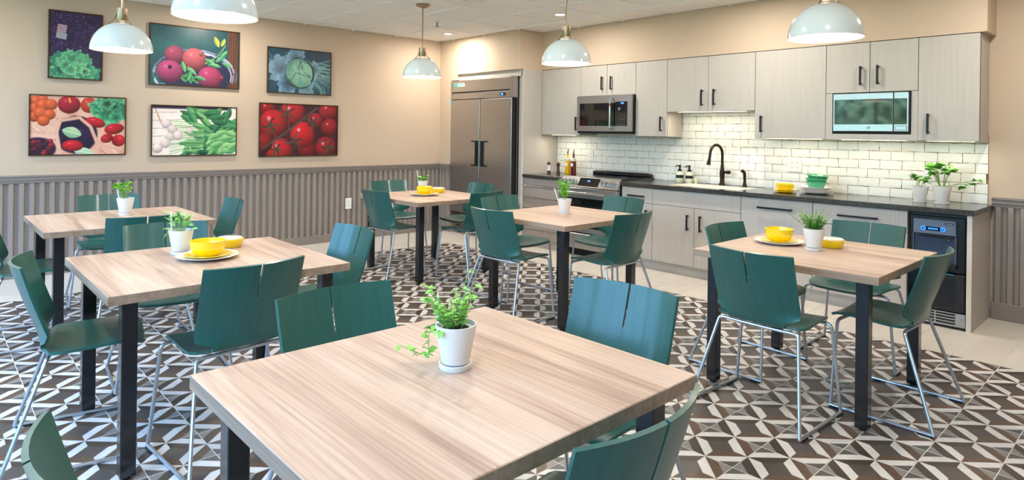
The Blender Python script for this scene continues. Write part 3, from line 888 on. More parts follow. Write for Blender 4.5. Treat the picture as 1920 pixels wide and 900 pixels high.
# slanted control panel
cp = MB()
cp.add([(RX0, RY-.01, .775), (RX1, RY-.01, .775), (RX1, RY+.06, .885), (RX0, RY+.06, .885), (RX0, RY+.06, .775), (RX1, RY+.06, .775)], [(0, 1, 2, 3), (4, 0, 3), (1, 5, 2), (3, 2, 5, 4), (0, 4, 5, 1)])
cpo = ob('control_panel', cp, 'steel', t)
def on_panel(x, f, d):       # f 0..1 up the slope, d outwards
    ny, nz = -.11/.1304, .07/.1304
    return (x, RY-.01+.07*f+ny*d, .775+.11*f+nz*d)
dm = MB(); dm.add([on_panel(2.545, .12, .002), on_panel(2.83, .12, .002), on_panel(2.83, .9, .002), on_panel(2.545, .9, .002)], [(0, 1, 2, 3)])
dso = ob('touch_display', dm, 'black_glass', cpo)
dm = MB(); dm.add([on_panel(2.665, .55, .003), on_panel(2.70, .55, .003), on_panel(2.70, .68, .003), on_panel(2.665, .68, .003)], [(0, 1, 2, 3)])
ob('clock_digits', dm, 'blue_glow', dso)
for xx in (2.315, 2.372, 2.43, 2.488, 2.885, 2.94, 2.995, 3.05):
    c0 = Vector(on_panel(xx, .5, 0)); c1 = Vector(on_panel(xx, .5, .036))
    ob('knob', MB().tube([c0[:], (c0+(c1-c0)*.2)[:], (c0+(c1-c0)*.22)[:], c1[:]], [.027, .027, .020, .019], 16), 'chrome', cpo, True)
d = ob('oven_door', MB().cbox(RX0+.004, RX1-.004, RY-.018, RY+.045, .275, .765, .004), 'steel', t)
ob('door_window', MB().box(RX0+.10, RX1-.10, RY-.0195, RY-.018, .33, .655), 'black_glass', d)
h = ob('handle', MB().tube([(RX0+.02, RY-.07, .715), (RX1-.02, RY-.07, .715)], .0125, 14).tube([(RX0+.05, RY-.07, .715), (RX0+.05, RY-.015, .715)], .009, 10).tube([(RX1-.05, RY-.07, .715), (RX1-.05, RY-.015, .715)], .009, 10), 'chrome', d, True)
ob('copper_band', MB().tube([(RX1-.115, RY-.07, .715), (RX1-.085, RY-.07, .715)], .0135, 14), 'copper', h, True)
d = ob('storage_drawer', MB().cbox(RX0+.004, RX1-.004, RY-.018, RY+.045, .095, .262, .004), 'steel', t)

# left microwave, over the range
MX0, MX1, MY, MZ0, MZ1 = 2.268, 3.051, -.378, 1.380, 1.799
t = thing('microwave', 'stainless over range microwave with black window and bar handle', 'microwave', (2.66, -.2, MZ0))
ob('body', MB().box(MX0+.004, MX1, MY+.03, -.012, MZ0, MZ1), 'black_plastic', t)
fr_ = ob('front_frame', MB().cbox(MX0, MX1, MY, MY+.03, MZ0+.012, MZ1, .004), 'steel', t)
ob('window', MB().cbox(MX0+.045, 2.83, MY-.002, MY, MZ0+.075, MZ1-.085, .001), 'black_glass', fr_)
pn = ob('control_strip', MB().box(2.83, MX1-.055, MY-.002, MY, MZ0+.075, MZ1-.075), 'black_glass', fr_)
ob('display_light', MB().box(2.91, 2.95, MY-.003, MY-.002, MZ1-.10, MZ1-.085), 'blue_glow', pn)
ob('dial', MB().lathe([(0, -.024), (.018, -.024), (.021, 0), (0, 0)], 18, (2.905, MY-.002, MZ1-.155), axis='y'), 'chrome', pn, True)
for r_ in range(5):
    for c_ in range(3):
        ob('key', MB().box(2.89+c_*.03, 2.905+c_*.03, MY-.003, MY-.002, MZ0+.09+r_*.026, MZ0+.10+r_*.026), 'steel_dark', pn)
h = ob('handle', MB().tube(rounded([(2.792, MY, MZ0+.045), (2.792, MY-.045, MZ0+.045), (2.792, MY-.045, MZ1-.04), (2.792, MY, MZ1-.04)], .02), .011, 12), 'chrome', fr_, True)
ob('copper_band', MB().tube([(2.792, MY-.045, MZ1-.125), (2.792, MY-.045, MZ1-.10)], .0118, 12), 'copper', h, True)
ob('underside_vent', MB().box(MX0+.01, MX1-.005, MY+.012, MY+.1, MZ0-.012, MZ0+.012), 'rubber', t)

# right microwave, built in
NX0, NX1, NY, NZ0, NZ1 = 5.106, 5.686, -.318, 1.398, 1.733
t = thing('microwave', 'built in stainless microwave reflecting garden greenery, with round emblem', 'microwave', (5.39, -.2, NZ0))
ob('body', MB().box(NX0+.002, NX1-.002, NY+.025, -.03, NZ0, NZ1), 'black_plastic', t)
fr_ = ob('door', MB().cbox(NX0+.003, 5.566, NY, NY+.025, NZ0+.018, NZ1-.002, .003), 'steel', t)
ob('window', MB().cbox(NX0+.014, 5.562, NY-.002, NY, NZ0+.075, NZ1-.052, .001), 'black_glass', fr_)
ob('emblem', MB().lathe([(.0085, -.003), (.012, -.003), (.012, 0), (.0085, 0)], 24, (5.385, NY, NZ0+.047), axis='y').lathe([(0, -.0025), (.004, -.0025), (.004, 0), (0, 0)], 12, (5.385, NY, NZ0+.047), axis='y'), 'steel_dark', fr_, True)
pn = ob('control_panel', MB().cbox(5.570, NX1-.010, NY, NY+.025, NZ0+.018, NZ1-.002, .003), 'steel', t)
ob('key_glass', MB().box(5.573, NX1-.022, NY-.002, NY, NZ0+.075, NZ1-.052), 'black_glass', pn)
ob('open_button', MB().cbox(5.583, NX1-.024, NY-.004, NY, NZ0+.03, NZ0+.062, .003), 'steel', pn)
ob('button_outline', MB().box(5.580, NX1-.021, NY-.0015, NY, NZ0+.027, NZ0+.065), 'steel_dark', pn)
ob('base_vent', MB().box(NX0, NX1, NY+.01, NY+.025, NZ0, NZ0+.018), 'rubber', t)
ob('side_gap', MB().box(NX1-.010, NX1, NY+.003, NY+.025, NZ0+.018, NZ1), 'rubber', t)

# ice and water maker
IX0, IX1, IY = 5.762, 6.120, -.60
t = thing('ice_maker', 'black undercounter ice and water dispenser with blue lit buttons', 'ice maker', (5.94, -.3, 0))
ob('body', MB().box(IX0, IX1, IY+.03, -.02, .0, .815), 'black_plastic', t)
ob('black_surround', MB().cbox(IX0+.006, IX1-.004, IY, IY+.03, .40, .80, .006), 'black_plastic', t)
fp = ob('face_panel', MB().cbox(IX0+.035, IX1-.058, IY-.022, IY, .668, .775, .004), 'ice_grey', t)
ob('display_bar', MB().box(5.85, 5.995, IY-.0235, IY-.022, .695, .722), 'black_glass', fp)
for xx in (5.862, 5.983):
    b1 = ob('button_ring', MB().lathe([(.011, -.004), (.016, -.004), (.016, 0), (.011, 0)], 24, (xx, IY-.022, .7085), axis='y'), 'blue_glow', fp, True)
    ob('button_symbol', MB().lathe([(0, -.003), (.005, -.003), (.005, 0), (0, 0)], 10, (xx, IY-.022, .7085), axis='y'), 'blue_glow', b1, True)
for k in range(7):
    ob('display_text', MB().box(5.892+k*.009, 5.898+k*.009, IY-.0245, IY-.0235, .703, .714), 'blue_glow', fp)
ob('badge', MB().cbox(5.995, 6.05, IY-.0235, IY-.022, .744, .758, .0005), 'black_plastic', fp)
ob('badge_plate', MB().box(6.002, 6.043, IY-.0242, IY-.0235, .748, .754), 'steel', fp)
rc = ob('dispenser_recess', MB().box(IX0+.035, IX1-.058, IY-.004, IY-.001, .468, .668), 'ice_recess', t)
ob('side_cheek', MB().box(IX0+.033, IX0+.037, IY-.022, IY, .468, .668), 'ice_grey', rc)
ob('side_cheek', MB().box(IX1-.060, IX1-.056, IY-.022, IY, .468, .668), 'ice_grey', rc)
ob('spout', MB().cbox(5.975, 6.02, IY-.02, IY-.004, .625, .645, .003), 'chrome', rc)
ob('chute_lip', MB().cbox(IX0+.07, IX1-.07, IY-.022, IY-.004, .648, .666, .004), 'black_plastic', rc)
ob('drip_tray', MB().cbox(IX0+.03, IX1-.05, IY-.05, IY, .43, .468, .005), 'black_plastic', t)
lg = ob('lower_door', MB().cbox(IX0+.006, IX1-.004, IY-.006, IY+.03, .125, .395, .006), 'grille_black', t)
ob('blue_edge', MB().box(IX0+.05, IX1-.07, IY-.008, IY-.004, .388, .393), 'blue_sticker', lg)
for k in range(12):
    ob('louvre', MB().box(IX0+.03, IX1-.06, IY-.009, IY-.005, .16+k*.017, .169+k*.017), 'black_plastic', lg)
kg = ob('toe_grille', MB().box(IX0+.004, IX1-.002, IY, IY+.02, .022, .118), 'steel', t)
for k in range(4):
    for a, b_ in ((IX0+.02, IX0+.17), (IX0+.18, IX1-.06)):
        ob('grille_slot', MB().box(a, b_, IY-.002, IY, .035+k*.021, .047+k*.021), 'rubber', kg)
ob('blue_stud', MB().lathe([(0, -.004), (.006, -.004), (.006, 0), (0, 0)], 10, (IX1-.025, IY, .08), axis='y'), 'blue_sticker', kg)

# under cabinet light bars
UC_W = 10.0
def led_bar(x0, x1, z, label, wgt=1.0, warm=True):
    t = thing('under_cabinet_light', label, 'light bar', ((x0+x1)/2, -.25, z), group='light bars under the wall cabinets')
    ob('housing', MB().box(x0, x1, -.27, -.23, z-.0005, z+.012), 'white_plastic', t)
    ob('diffuser', MB().box(x0+.01, x1-.01, -.266, -.234, z-.0018, z-.0005), 'led_warm', t)
    l = bpy.data.lights.new('led_light', 'AREA'); l.shape = 'RECTANGLE'; l.size = x1-x0-.02; l.size_y = .03; l.energy = UC_W*(x1-x0)*wgt
    l.color = (1, .88, .68)
    lo_ = bpy.data.objects.new('bar_light', l); COL.objects.link(lo_); lo_.parent = t; lo_.location = (0, 0, -.005)
led_bar(1.75, 2.15, ZL, 'warm light bar under the cabinet above the pepper mills', .40)
led_bar(4.50, 5.00, ZL, 'added unseen light bar under the cabinet above the stacked bowls', .28)  # right-hand bars: unseen, added to brighten the backsplash evenly
led_bar(5.78, 6.10, ZL, 'added unseen light bar under the right end wall cabinet', .28)
led_bar(5.15, 5.65, ZL, 'added unseen light bar under the right microwave cabinet', .28)
led_bar(3.55, 4.30, 1.602, 'warm light bar under the sink cabinet', .30)

# ------------------------------------------------------------------ outlets
def outlet(label, loc, rz, wd, ht, cols):
    t = thing('wall_outlet', label, 'outlet', loc, rz, group='white wall outlets')
    p = ob('plate', MB().cbox(-wd/2, wd/2, -.007, 0, -ht/2, ht/2, .003), 'white_plastic', t, False, False)
    for c in range(cols):
        cx = (c-(cols-1)/2)*.05
        for dz in (-.022, .022):
            s_ = ob('socket', MB().cbox(cx-.016, cx+.016, -.009, -.007, dz-.014, dz+.014, .002), 'white_plastic', t, False, False)
            ob('slot', MB().box(cx-.008, cx-.005, -.0094, -.009, dz-.004, dz+.006).box(cx+.005, cx+.008, -.0094, -.009, dz-.004, dz+.006).box(cx-.002, cx+.002, -.0094, -.009, dz-.011, dz-.007), 'slot_dark', s_, False, False)
outlet('white outlet low on the grey corrugated wainscot', (.029, -2.103, .456), R(90), .085, .135, 1)
outlet('white outlet on the tiles left of the soap bottles', (3.235, -.0115, 1.09), 0, .075, .125, 1)
outlet('double white outlet on the tiles above the green bowls', (4.664, -.0115, 1.098), 0, .125, .13, 2)
outlet('white outlet on the tiles behind the herb pots', (5.752, -.0115, 1.08), 0, .078, .125, 1)
outlet('white outlet on the tiles left of the range', (2.19, -.0115, 1.10), 0, .075, .125, 1)

# ------------------------------------------------------------------ dishes
def lathe_thing(name, label, cat, prof, mt_, loc, n=40, group=None, rot=None):
    o = ob(name, MB().lathe(prof, n), mt_, None, True)
    o.location = loc
    if rot: o.rotation_euler = rot
    return tag(o, label, cat, group)
def plate_prof(r, h=.016, t_=.004):
    return [(0, 0), (r*.55, 0), (r*.60, .002), (r*.97, h-.003), (r, h), (r*.985, h+.001), (r*.62, .002+t_), (r*.55, t_), (0, t_)]
def bowl_prof(r, h, foot=.5, t_=.004):
    out = [(0, .0), (r*foot, 0), (r*foot, .004)]
    for i in range(1, 9):
        a = i/8; out.append((r*foot+(r-r*foot)*math.sin(a*math.pi/2)**.8, .004+(h-.004)*(1-math.cos(a*math.pi/2))**.9))
    out += [(r+.002, h+.002), (r-.003, h+.003)]
    for i in range(7, 0, -1):
        a = i/8; out.append(((r*foot+(r-r*foot)*math.sin(a*math.pi/2)**.8)-t_, .004+t_+(h-.004)*(1-math.cos(a*math.pi/2))**.9))
    out += [(r*foot*.8, .009), (0, .008)]
    return out
def table_setting(px, py, bx, by, where, r=1.0):
    z = TABZ
    lathe_thing('dinner_plate', 'white dinner plate under a yellow saucer on %s' % where, 'plate', plate_prof(.142*r, .018), 'ceramic_white', (px, py, z), 48, 'white dinner plates on the tables')
    lathe_thing('saucer', 'yellow saucer between bowl and white plate on %s' % where, 'plate', plate_prof(.106*r, .016), 'ceramic_yellow', (px, py, z+.0065), 44, 'yellow saucers on the tables')
    lathe_thing('bowl', 'round yellow bowl on the yellow saucer on %s' % where, 'bowl', bowl_prof(.080*r, .073, .55), 'ceramic_yellow', (px, py, z+.0115), 44, 'yellow bowls on the tables')
    t = thing('covered_dish', 'low yellow dish with white cover behind the pot on %s' % where, 'dish', (bx, by, z), group='covered yellow dishes on the tables')
    ob('dish', MB().lathe([(0, 0), (.052*r, 0), (.060*r, .006), (.070*r, .035), (.071*r, .045), (.068*r, .046), (.064*r, .040), (0, .038)], 36, (bx, by, z)), 'ceramic_yellow', t, True)
    ob('cover', MB().lathe([(.0, .042), (.064*r, .042), (.064*r, .050), (.055*r, .055), (0, .057)], 36, (bx, by, z)), 'ceramic_white', t, True)
table_setting(3.94, -4.985, 3.70, -4.80, 'the left table')
table_setting(5.550, -2.31, 5.806, -2.205, 'the right table', .97)
table_setting(2.04, -2.37, 1.90, -2.10, 'the table nearest the fridge')

CZ = .864
for k in range(3):
    lathe_thing('saucer', ('bottom', 'middle', 'top')[k]+' yellow saucer of the stack under the worktop bowl', 'plate', plate_prof(.098, .012), 'ceramic_yellow', (4.725, -.36, CZ+k*.0085), 40, 'stacked yellow saucers on the worktop')
lathe_thing('bowl', 'yellow bowl on stacked yellow saucers on the worktop', 'bowl', bowl_prof(.076, .055, .62), 'ceramic_yellow', (4.725, -.36, CZ+.022), 40)
for k in range(5):
    lathe_thing('dinner_plate', ('bottom', 'second lowest', 'middle', 'second highest', 'top')[k]+' white plate of the stack under the green bowls', 'plate', plate_prof(.14, .018), 'ceramic_white', (4.945, -.235, CZ+k*.0105), 44, 'stacked white plates on the worktop')
for k, lb in enumerate(('green bowl at the bottom of the stack on white plates', 'green bowl in the middle of the stack on white plates', 'tilted green bowl on top of the stack on white plates')):
    lathe_thing('bowl', lb, 'bowl', [(0, 0), (.056, 0), (.060, .004), (.084, .050), (.090, .052), (.092, .058), (.088, .061), (.082, .056), (.057, .008), (0, .007)], 'ceramic_green', (4.945+.003*k, -.235, CZ+.047+k*.028+(.003 if k == 2 else 0)), 40, 'stacked green bowls', (0, R(5) if k == 2 else 0, 0))

# mills, oil bottles, soap bottles
def mill(x, y, body, label):
    t = thing('spice_mill', label, 'mill', (x, y, CZ), group='pair of wooden mills')
    c = (x, y, CZ)
    ob('base', MB().lathe([(0, 0), (.023, 0), (.023, .038), (.019, .042), (0, .042)], 20, c), 'mill_wood', t, True)
    ob('barrel', MB().lathe([(.019, .042), (.0165, .07), (.0165, .085), (.021, .112), (0, .112)], 20, c), body, t, True)
    ob('head', MB().lathe([(0, .112), (.018, .112), (.024, .124), (.022, .138), (.010, .146), (.006, .156), (0, .158)], 20, c), 'mill_wood', t, True)
mill(1.795, -.345, 'mill_clear_salt', 'salt mill with pale barrel at the left end of the worktop')
mill(1.925, -.315, 'mill_clear_pepper', 'pepper mill with dark barrel next to the oil bottle')
def oil(x, y, mt_, label):
    t = thing('oil_bottle', label, 'bottle', (x, y, CZ), group='tall square oil and vinegar bottles')
    b_ = ob('bottle', MB().cbox(x-.027, x+.027, y-.027, y+.027, CZ, CZ+.165, .006).lathe([(.026, .160), (.013, .20), (.0125, .255), (0, .255)], 16, (x, y, CZ)), [mt_], t, True)
    ob('clear_shoulder', MB().cbox(x-.0272, x+.0272, y-.0272, y+.0272, CZ+.158, CZ+.20, .008), 'soap_clear', b_)
    ob('label_patch', MB().box(x-.016, x+.016, y-.0283, y-.027, CZ+.10, CZ+.14), 'marker', b_)
    ob('pourer', MB().tube([(x, y, CZ+.25), (x, y, CZ+.275), (x+.012, y, CZ+.315)], [.012, .007, .004], 10), 'handle_black', t, True)
oil(1.975, -.20, 'oil_yellow', 'tall bottle of yellow oil beside the pepper mill')
oil(2.06, -.19, 'vinegar_red', 'tall bottle of dark red vinegar next to the range')
def soap(x, y, label):
    t = thing('soap_dispenser', label, 'soap bottle', (x, y, CZ), group='clear pump bottles')
    b_ = ob('bottle', MB().lathe([(0, 0), (.038, 0), (.040, .006), (.040, .088), (.030, .105), (.018, .112), (.018, .12), (0, .12)], 24, (x, y, CZ)), 'soap_clear', t, True)
    ob('label_patch', MB().lathe([(.0405, .045), (.0405, .078)], 24, (x, y, CZ)), 'black_plastic', b_)
    ob('collar', MB().lathe([(0, .118), (.021, .118), (.021, .136), (.009, .14), (.009, .165), (.014, .168), (.014, .182), (0, .184)], 18, (x, y, CZ)), 'handle_black', t, True)
    ob('nozzle', MB().tube([(x, y, CZ+.174), (x-.02, y-.03, CZ+.174), (x-.026, y-.04, CZ+.166)], .006, 8), 'handle_black', t, True)
soap(3.485, -.10, 'clear soap bottle with black pump, the left one of the pair')
soap(3.600, -.10, 'clear soap bottle with black pump, the one closer to the faucet')
lathe_thing('glass_tumbler', 'small pale tumbler just right of the soap bottles', 'glass', [(0, 0), (.018, 0), (.020, .06), (.018, .06), (.016, .004), (0, .004)], 'soap_clear', (3.68, -.10, CZ), 20)

# ------------------------------------------------------------------ herbs in pots
def leaf_data(L=1.0, W=.6, fold=.12, curl=.18):
    vs_ = [(0, 0, 0)]
    for t_, h in ((.22, .34), (.5, .5), (.78, .33)):
        for s_ in (-1, 0, 1):
            vs_.append((s_*h*W*L, t_*L, (fold*abs(s_)*h*2-curl*t_*t_)*L))
    vs_.append((0, L, -curl*L))
    fs_ = [(0, 2, 1), (0, 3, 2)]
    for a in (1, 4):
        fs_ += [(a, a+1, a+4, a+3), (a+1, a+2, a+5, a+4)]
    fs_ += [(7, 8, 10), (8, 9, 10)]
    return vs_, fs_
LV, LF = leaf_data()
def orient(pos, direction, size, roll, width=1.0):
    d = Vector(direction).normalized(); up = Vector((0, 0, 1))
    if abs(d.z) > .95: up = Vector((1, 0, 0))
    x_ = d.cross(up).normalized(); z_ = x_.cross(d)
    Mx = Matrix((x_*width, d, z_)).transposed().to_4x4()
    return Matrix.Translation(pos) @ Mx @ Matrix.Rotation(roll, 4, 'Y') @ Matrix.Scale(size, 4)
leaf_meshes = {}
def leaf_mesh(mt_):
    if mt_ not in leaf_meshes:
        leaf_meshes[mt_] = MB().add(LV, LF).mesh('leaf', mt_, True, angle=80)
    return leaf_meshes[mt_]
def herb(label, loc, pot_s, kind, seed, mt_, single, marker=None):
    rr = random.Random(seed)
    t = thing('potted_herb', label, 'potted plant', loc, group='herbs in white pots')
    s_ = pot_s; c = (0, 0, 0)
    pot = ob('pot', MB().lathe([(0, .017), (.036, .017), (.0385, .022), (.055, .112), (.0555, .118), (.051, .118), (.050, .108), (0, .106)], 32), 'pot_white', t, True, False)
    ob('saucer', MB().lathe([(0, 0), (.041, 0), (.0435, .004), (.0445, .015), (.041, .0155), (.039, .013), (0, .012)], 32), 'pot_white', pot, True, False)
    so = ob('soil', MB().lathe([(0, .1085), (.0495, .107)], 20), 'soil', t, True, False)
    stems = []; leaves = []
    Z0 = .107
    def rv(a): return rr.uniform(-a, a)
    if kind in ('oregano', 'thyme'):
        ns = 25 if kind == 'oregano' else 46
        for k in range(ns):
            a = rr.uniform(0, 6.283); r0 = rr.uniform(0, .03); ln = rr.uniform(.065, .125) if kind == 'oregano' else rr.uniform(.05, .125)
            lean = rr.uniform(.1, .9)
            b0 = Vector((r0*math.cos(a), r0*math.sin(a), Z0)); dirv = Vector((math.cos(a)*lean, math.sin(a)*lean, 1)).normalized()
            if kind == 'oregano' and k == 0: dirv = Vector((.10, .04, 1)).normalized(); ln = .155; b0 = Vector((0, 0, Z0))
            if kind == 'oregano' and k == 1: dirv = Vector((-.55, -.45, .75)).normalized(); ln = .11
            if kind == 'thyme' and k == 1: dirv = Vector((-.65, -.55, .8)).normalized(); ln = .13
            mid = b0+dirv*ln*.5+Vector((rv(.012), rv(.012), 0)); tip = b0+dirv*ln+Vector((rv(.02), rv(.02), -.006))
            P = [Vector(q) for q in bez(b0, mid, tip, 6)]; stems.append([q[:] for q in P])
            nodes = 5 if kind == 'oregano' else 9
            for q in range(1, nodes+1):
                f = .15+.85*q/nodes; pp = P[min(6, int(f*6))]
                for s2 in (0, 1):
                    aa = rr.uniform(0, 6.28)
                    dv = Vector((math.cos(aa), math.sin(aa), rr.uniform(-.1, .7)))
                    sz = (rr.uniform(.013, .024) if kind == 'oregano' else rr.uniform(.009, .015))
                    leaves.append((pp[:], dv[:], sz, rv(.6), rr.uniform(.9, 1.2) if kind == 'oregano' else 1.5))
        if kind == 'oregano':
            # trailing shoots over the rim, towards the left
            lx, ly = -.70, -.66
            P = [Vector(q) for q in bez((lx*.045, ly*.045, .112), (lx*.085, ly*.085, .115), (lx*.075, ly*.075, .045), 7)]
            P2 = [Vector(q) for q in bez((lx*.075, ly*.075, .045), (lx*.075, ly*.075, .018), (lx*.155, ly*.150, .052), 8)]
            stems.append([q[:] for q in P]); stems.append([q[:] for q in P2])
            for q in P[1:]+P2[1:]:
                for s2 in (0, 1):
                    aa = rr.uniform(0, 6.28)
                    leaves.append((q[:], (math.cos(aa), math.sin(aa), rr.uniform(-.6, .6)), rr.uniform(.014, .026), rv(.8), 1.25))
            for k in range(9):
                aa = rr.uniform(2.6, 5.2)
                leaves.append(((.05*math.cos(aa), .05*math.sin(aa), .112), (math.cos(aa), math.sin(aa), rr.uniform(-1.2, -.2)), rr.uniform(.02, .028), rv(.5), 1.2))
    elif kind == 'sage':
        for k in range(11):
            a = k*2.4; lean = rr.uniform(.05, .6); ln = rr.uniform(.05, .10)
            b0 = Vector((.015*math.cos(a), .015*math.sin(a), Z0)); dirv = Vector((math.cos(a)*lean, math.sin(a)*lean, 1)).normalized()
            tip = b0+dirv*ln; stems.append([b0[:], (b0+dirv*ln*.5)[:], tip[:]])
            for q in (1.0, .55):
                aa = a+rv(1.0)
                leaves.append(((b0+dirv*ln*q)[:], (math.cos(aa), math.sin(aa), rr.uniform(.0, 1.2)), rr.uniform(.040, .058), rv(.4), 1.05))
        leaves.append(((-.035, -.03, .112), (-.8, -.7, .3), .055, 0, .8)); leaves.append(((-.03, -.04, .11), (-.6, -.7, -.8), .045, 0, .9)); leaves.append(((.03, .03, .115), (.8, .6, .4), .045, .3, 1.1))
    elif kind == 'parsley':
        for k in range(18 if single else 16):
            a = rr.uniform(0, 6.283); lean = rr.uniform(.1, .7); ln = rr.uniform(.07, .125)*(1.35 if single else 1)
            b0 = Vector((.012*math.cos(a), .012*math.sin(a), Z0)); dirv = Vector((math.cos(a)*lean, math.sin(a)*lean, 1)).normalized()
            if single and k < 3: dirv = Vector((.75, .65, .25-.12*k)).normalized(); ln = .21-.025*k
            mid = b0+dirv*ln*.55+Vector((0, 0, .015)); tip = b0+dirv*ln
            stems.append([q for q in bez(b0, mid, tip, 5)])
            for q in range(5):
                aa = rr.uniform(0, 6.28)
                leaves.append((tip[:], (math.cos(aa), math.sin(aa), rr.uniform(-.3, .5)), rr.uniform(.034, .052) if single else rr.uniform(.022, .032), rv(.5), 1.5))
    elif kind == 'basil':
        n_ = 14
        for k in range(7):
            a = k*.9+.3; ln = rr.uniform(.03, .06) if not single else rr.uniform(.05, .10)
            b0 = Vector((.01*math.cos(a), .01*math.sin(a), Z0)); dirv = Vector((math.cos(a)*.35, math.sin(a)*.35, 1)).normalized()
            stems.append([b0[:], (b0+dirv*ln*.5)[:], (b0+dirv*ln)[:]])
            for q in range(4):
                aa = a+rv(1.6)
                leaves.append(((b0+dirv*ln*rr.uniform(.5, 1))[:], (math.cos(aa), math.sin(aa), rr.uniform(-.2, .8)), rr.uniform(.036, .062), rv(.4), 1.15))
    elif kind == 'dill':
        for k in range(9):
            a = rr.uniform(0, 6.28); ln = rr.uniform(.08, .165); lean = rr.uniform(.0, .28)
            b0 = Vector((.012*math.cos(a), .012*math.sin(a), Z0)); dirv = Vector((math.cos(a)*lean, math.sin(a)*lean, 1)).normalized()
            stems.append([b0[:], (b0+dirv*ln*.5)[:], (b0+dirv*ln)[:]])
            for q in range(34):
                pp = b0+dirv*ln*rr.uniform(.15, 1.05); aa = rr.uniform(0, 6.28)
                leaves.append((pp[:], (math.cos(aa), math.sin(aa), rr.uniform(.1, 1.5)), rr.uniform(.018, .034), rv(.5), .22))
    sr = .0011 if kind not in ('parsley', 'sage') else .0015
    for P in stems:
        if single: ob('stem', MB().tube(P, sr, 5), 'stem_green', t, True, False)
    if not single:
        mb = MB()
        for P in stems: mb.tube(P, sr, 5)
        o = ob('stems', mb, 'stem_green', t, True, False); o['kind'] = 'stuff'
    if single:
        me = leaf_mesh(mt_)
        for pos, dv, sz, ro, wd in leaves:
            o = link('leaf', me, t); o.matrix_basis = orient(pos, dv, sz, ro, wd)
    else:
        mb = MB()
        for pos, dv, sz, ro, wd in leaves:
            Mx = orient(pos, dv, sz, ro, wd); mb.add([(Mx @ Vector(q))[:] for q in LV], LF)
        o = ob('foliage', mb, mt_, t, True, False, angle=80); o['kind'] = 'stuff'
    if marker:
        mx_, my_, tx, ty, hh = marker
        ob('plant_marker', MB().tube([(mx_, my_, .09), (tx, ty, hh-.012), (tx+(tx-mx_)*.05, ty+(ty-my_)*.05, hh)], [.0042, .0042, .001], 6), 'marker', t, False, False)
    t.scale = (s_, s_, s_)
    return t
# image-left is the (-.68,-.73) direction on the ground
herb('white pot of trailing oregano on the foreground table', (5.868, -4.962, TABZ), 1.0, 'oregano', 4, 'leaf_light', True, (-.033, -.030, -.037, -.033, .20))
herb('white pot of broad leaved sage on the left table', (3.755, -5.055, TABZ), 1.03, 'sage', 9, 'leaf_sage', True, (-.032, -.032, -.035, -.036, .205))
herb('white pot of curly parsley on the far left table', (1.945, -4.925, TABZ), 1.02, 'parsley', 6, 'leaf_bright', False, (-.032, -.032, -.046, -.042, .20))
herb('small white pot of basil on the table nearest the fridge', (1.72, -2.17, TABZ), .98, 'basil', 8, 'leaf_bright', False, (-.032, -.032, -.046, -.042, .23))
herb('white pot of feathery dill on the middle table', (3.860, -2.325, TABZ), 1.0, 'dill', 3, 'leaf_bright', False, (-.032, -.032, -.055, -.055, .20))
herb('white pot of fine leaved thyme on the right table', (5.776, -2.380, TABZ), 1.02, 'thyme', 12, 'leaf_green', False)
herb('white pot of young basil on the worktop, next to taller parsley', (5.748, -.27, CZ), 1.05, 'basil', 21, 'leaf_green', True)
herb('taupe white pot of tall parsley at the right end of the worktop', (5.895, -.275, CZ), 1.15, 'parsley', 22, 'leaf_green', True)
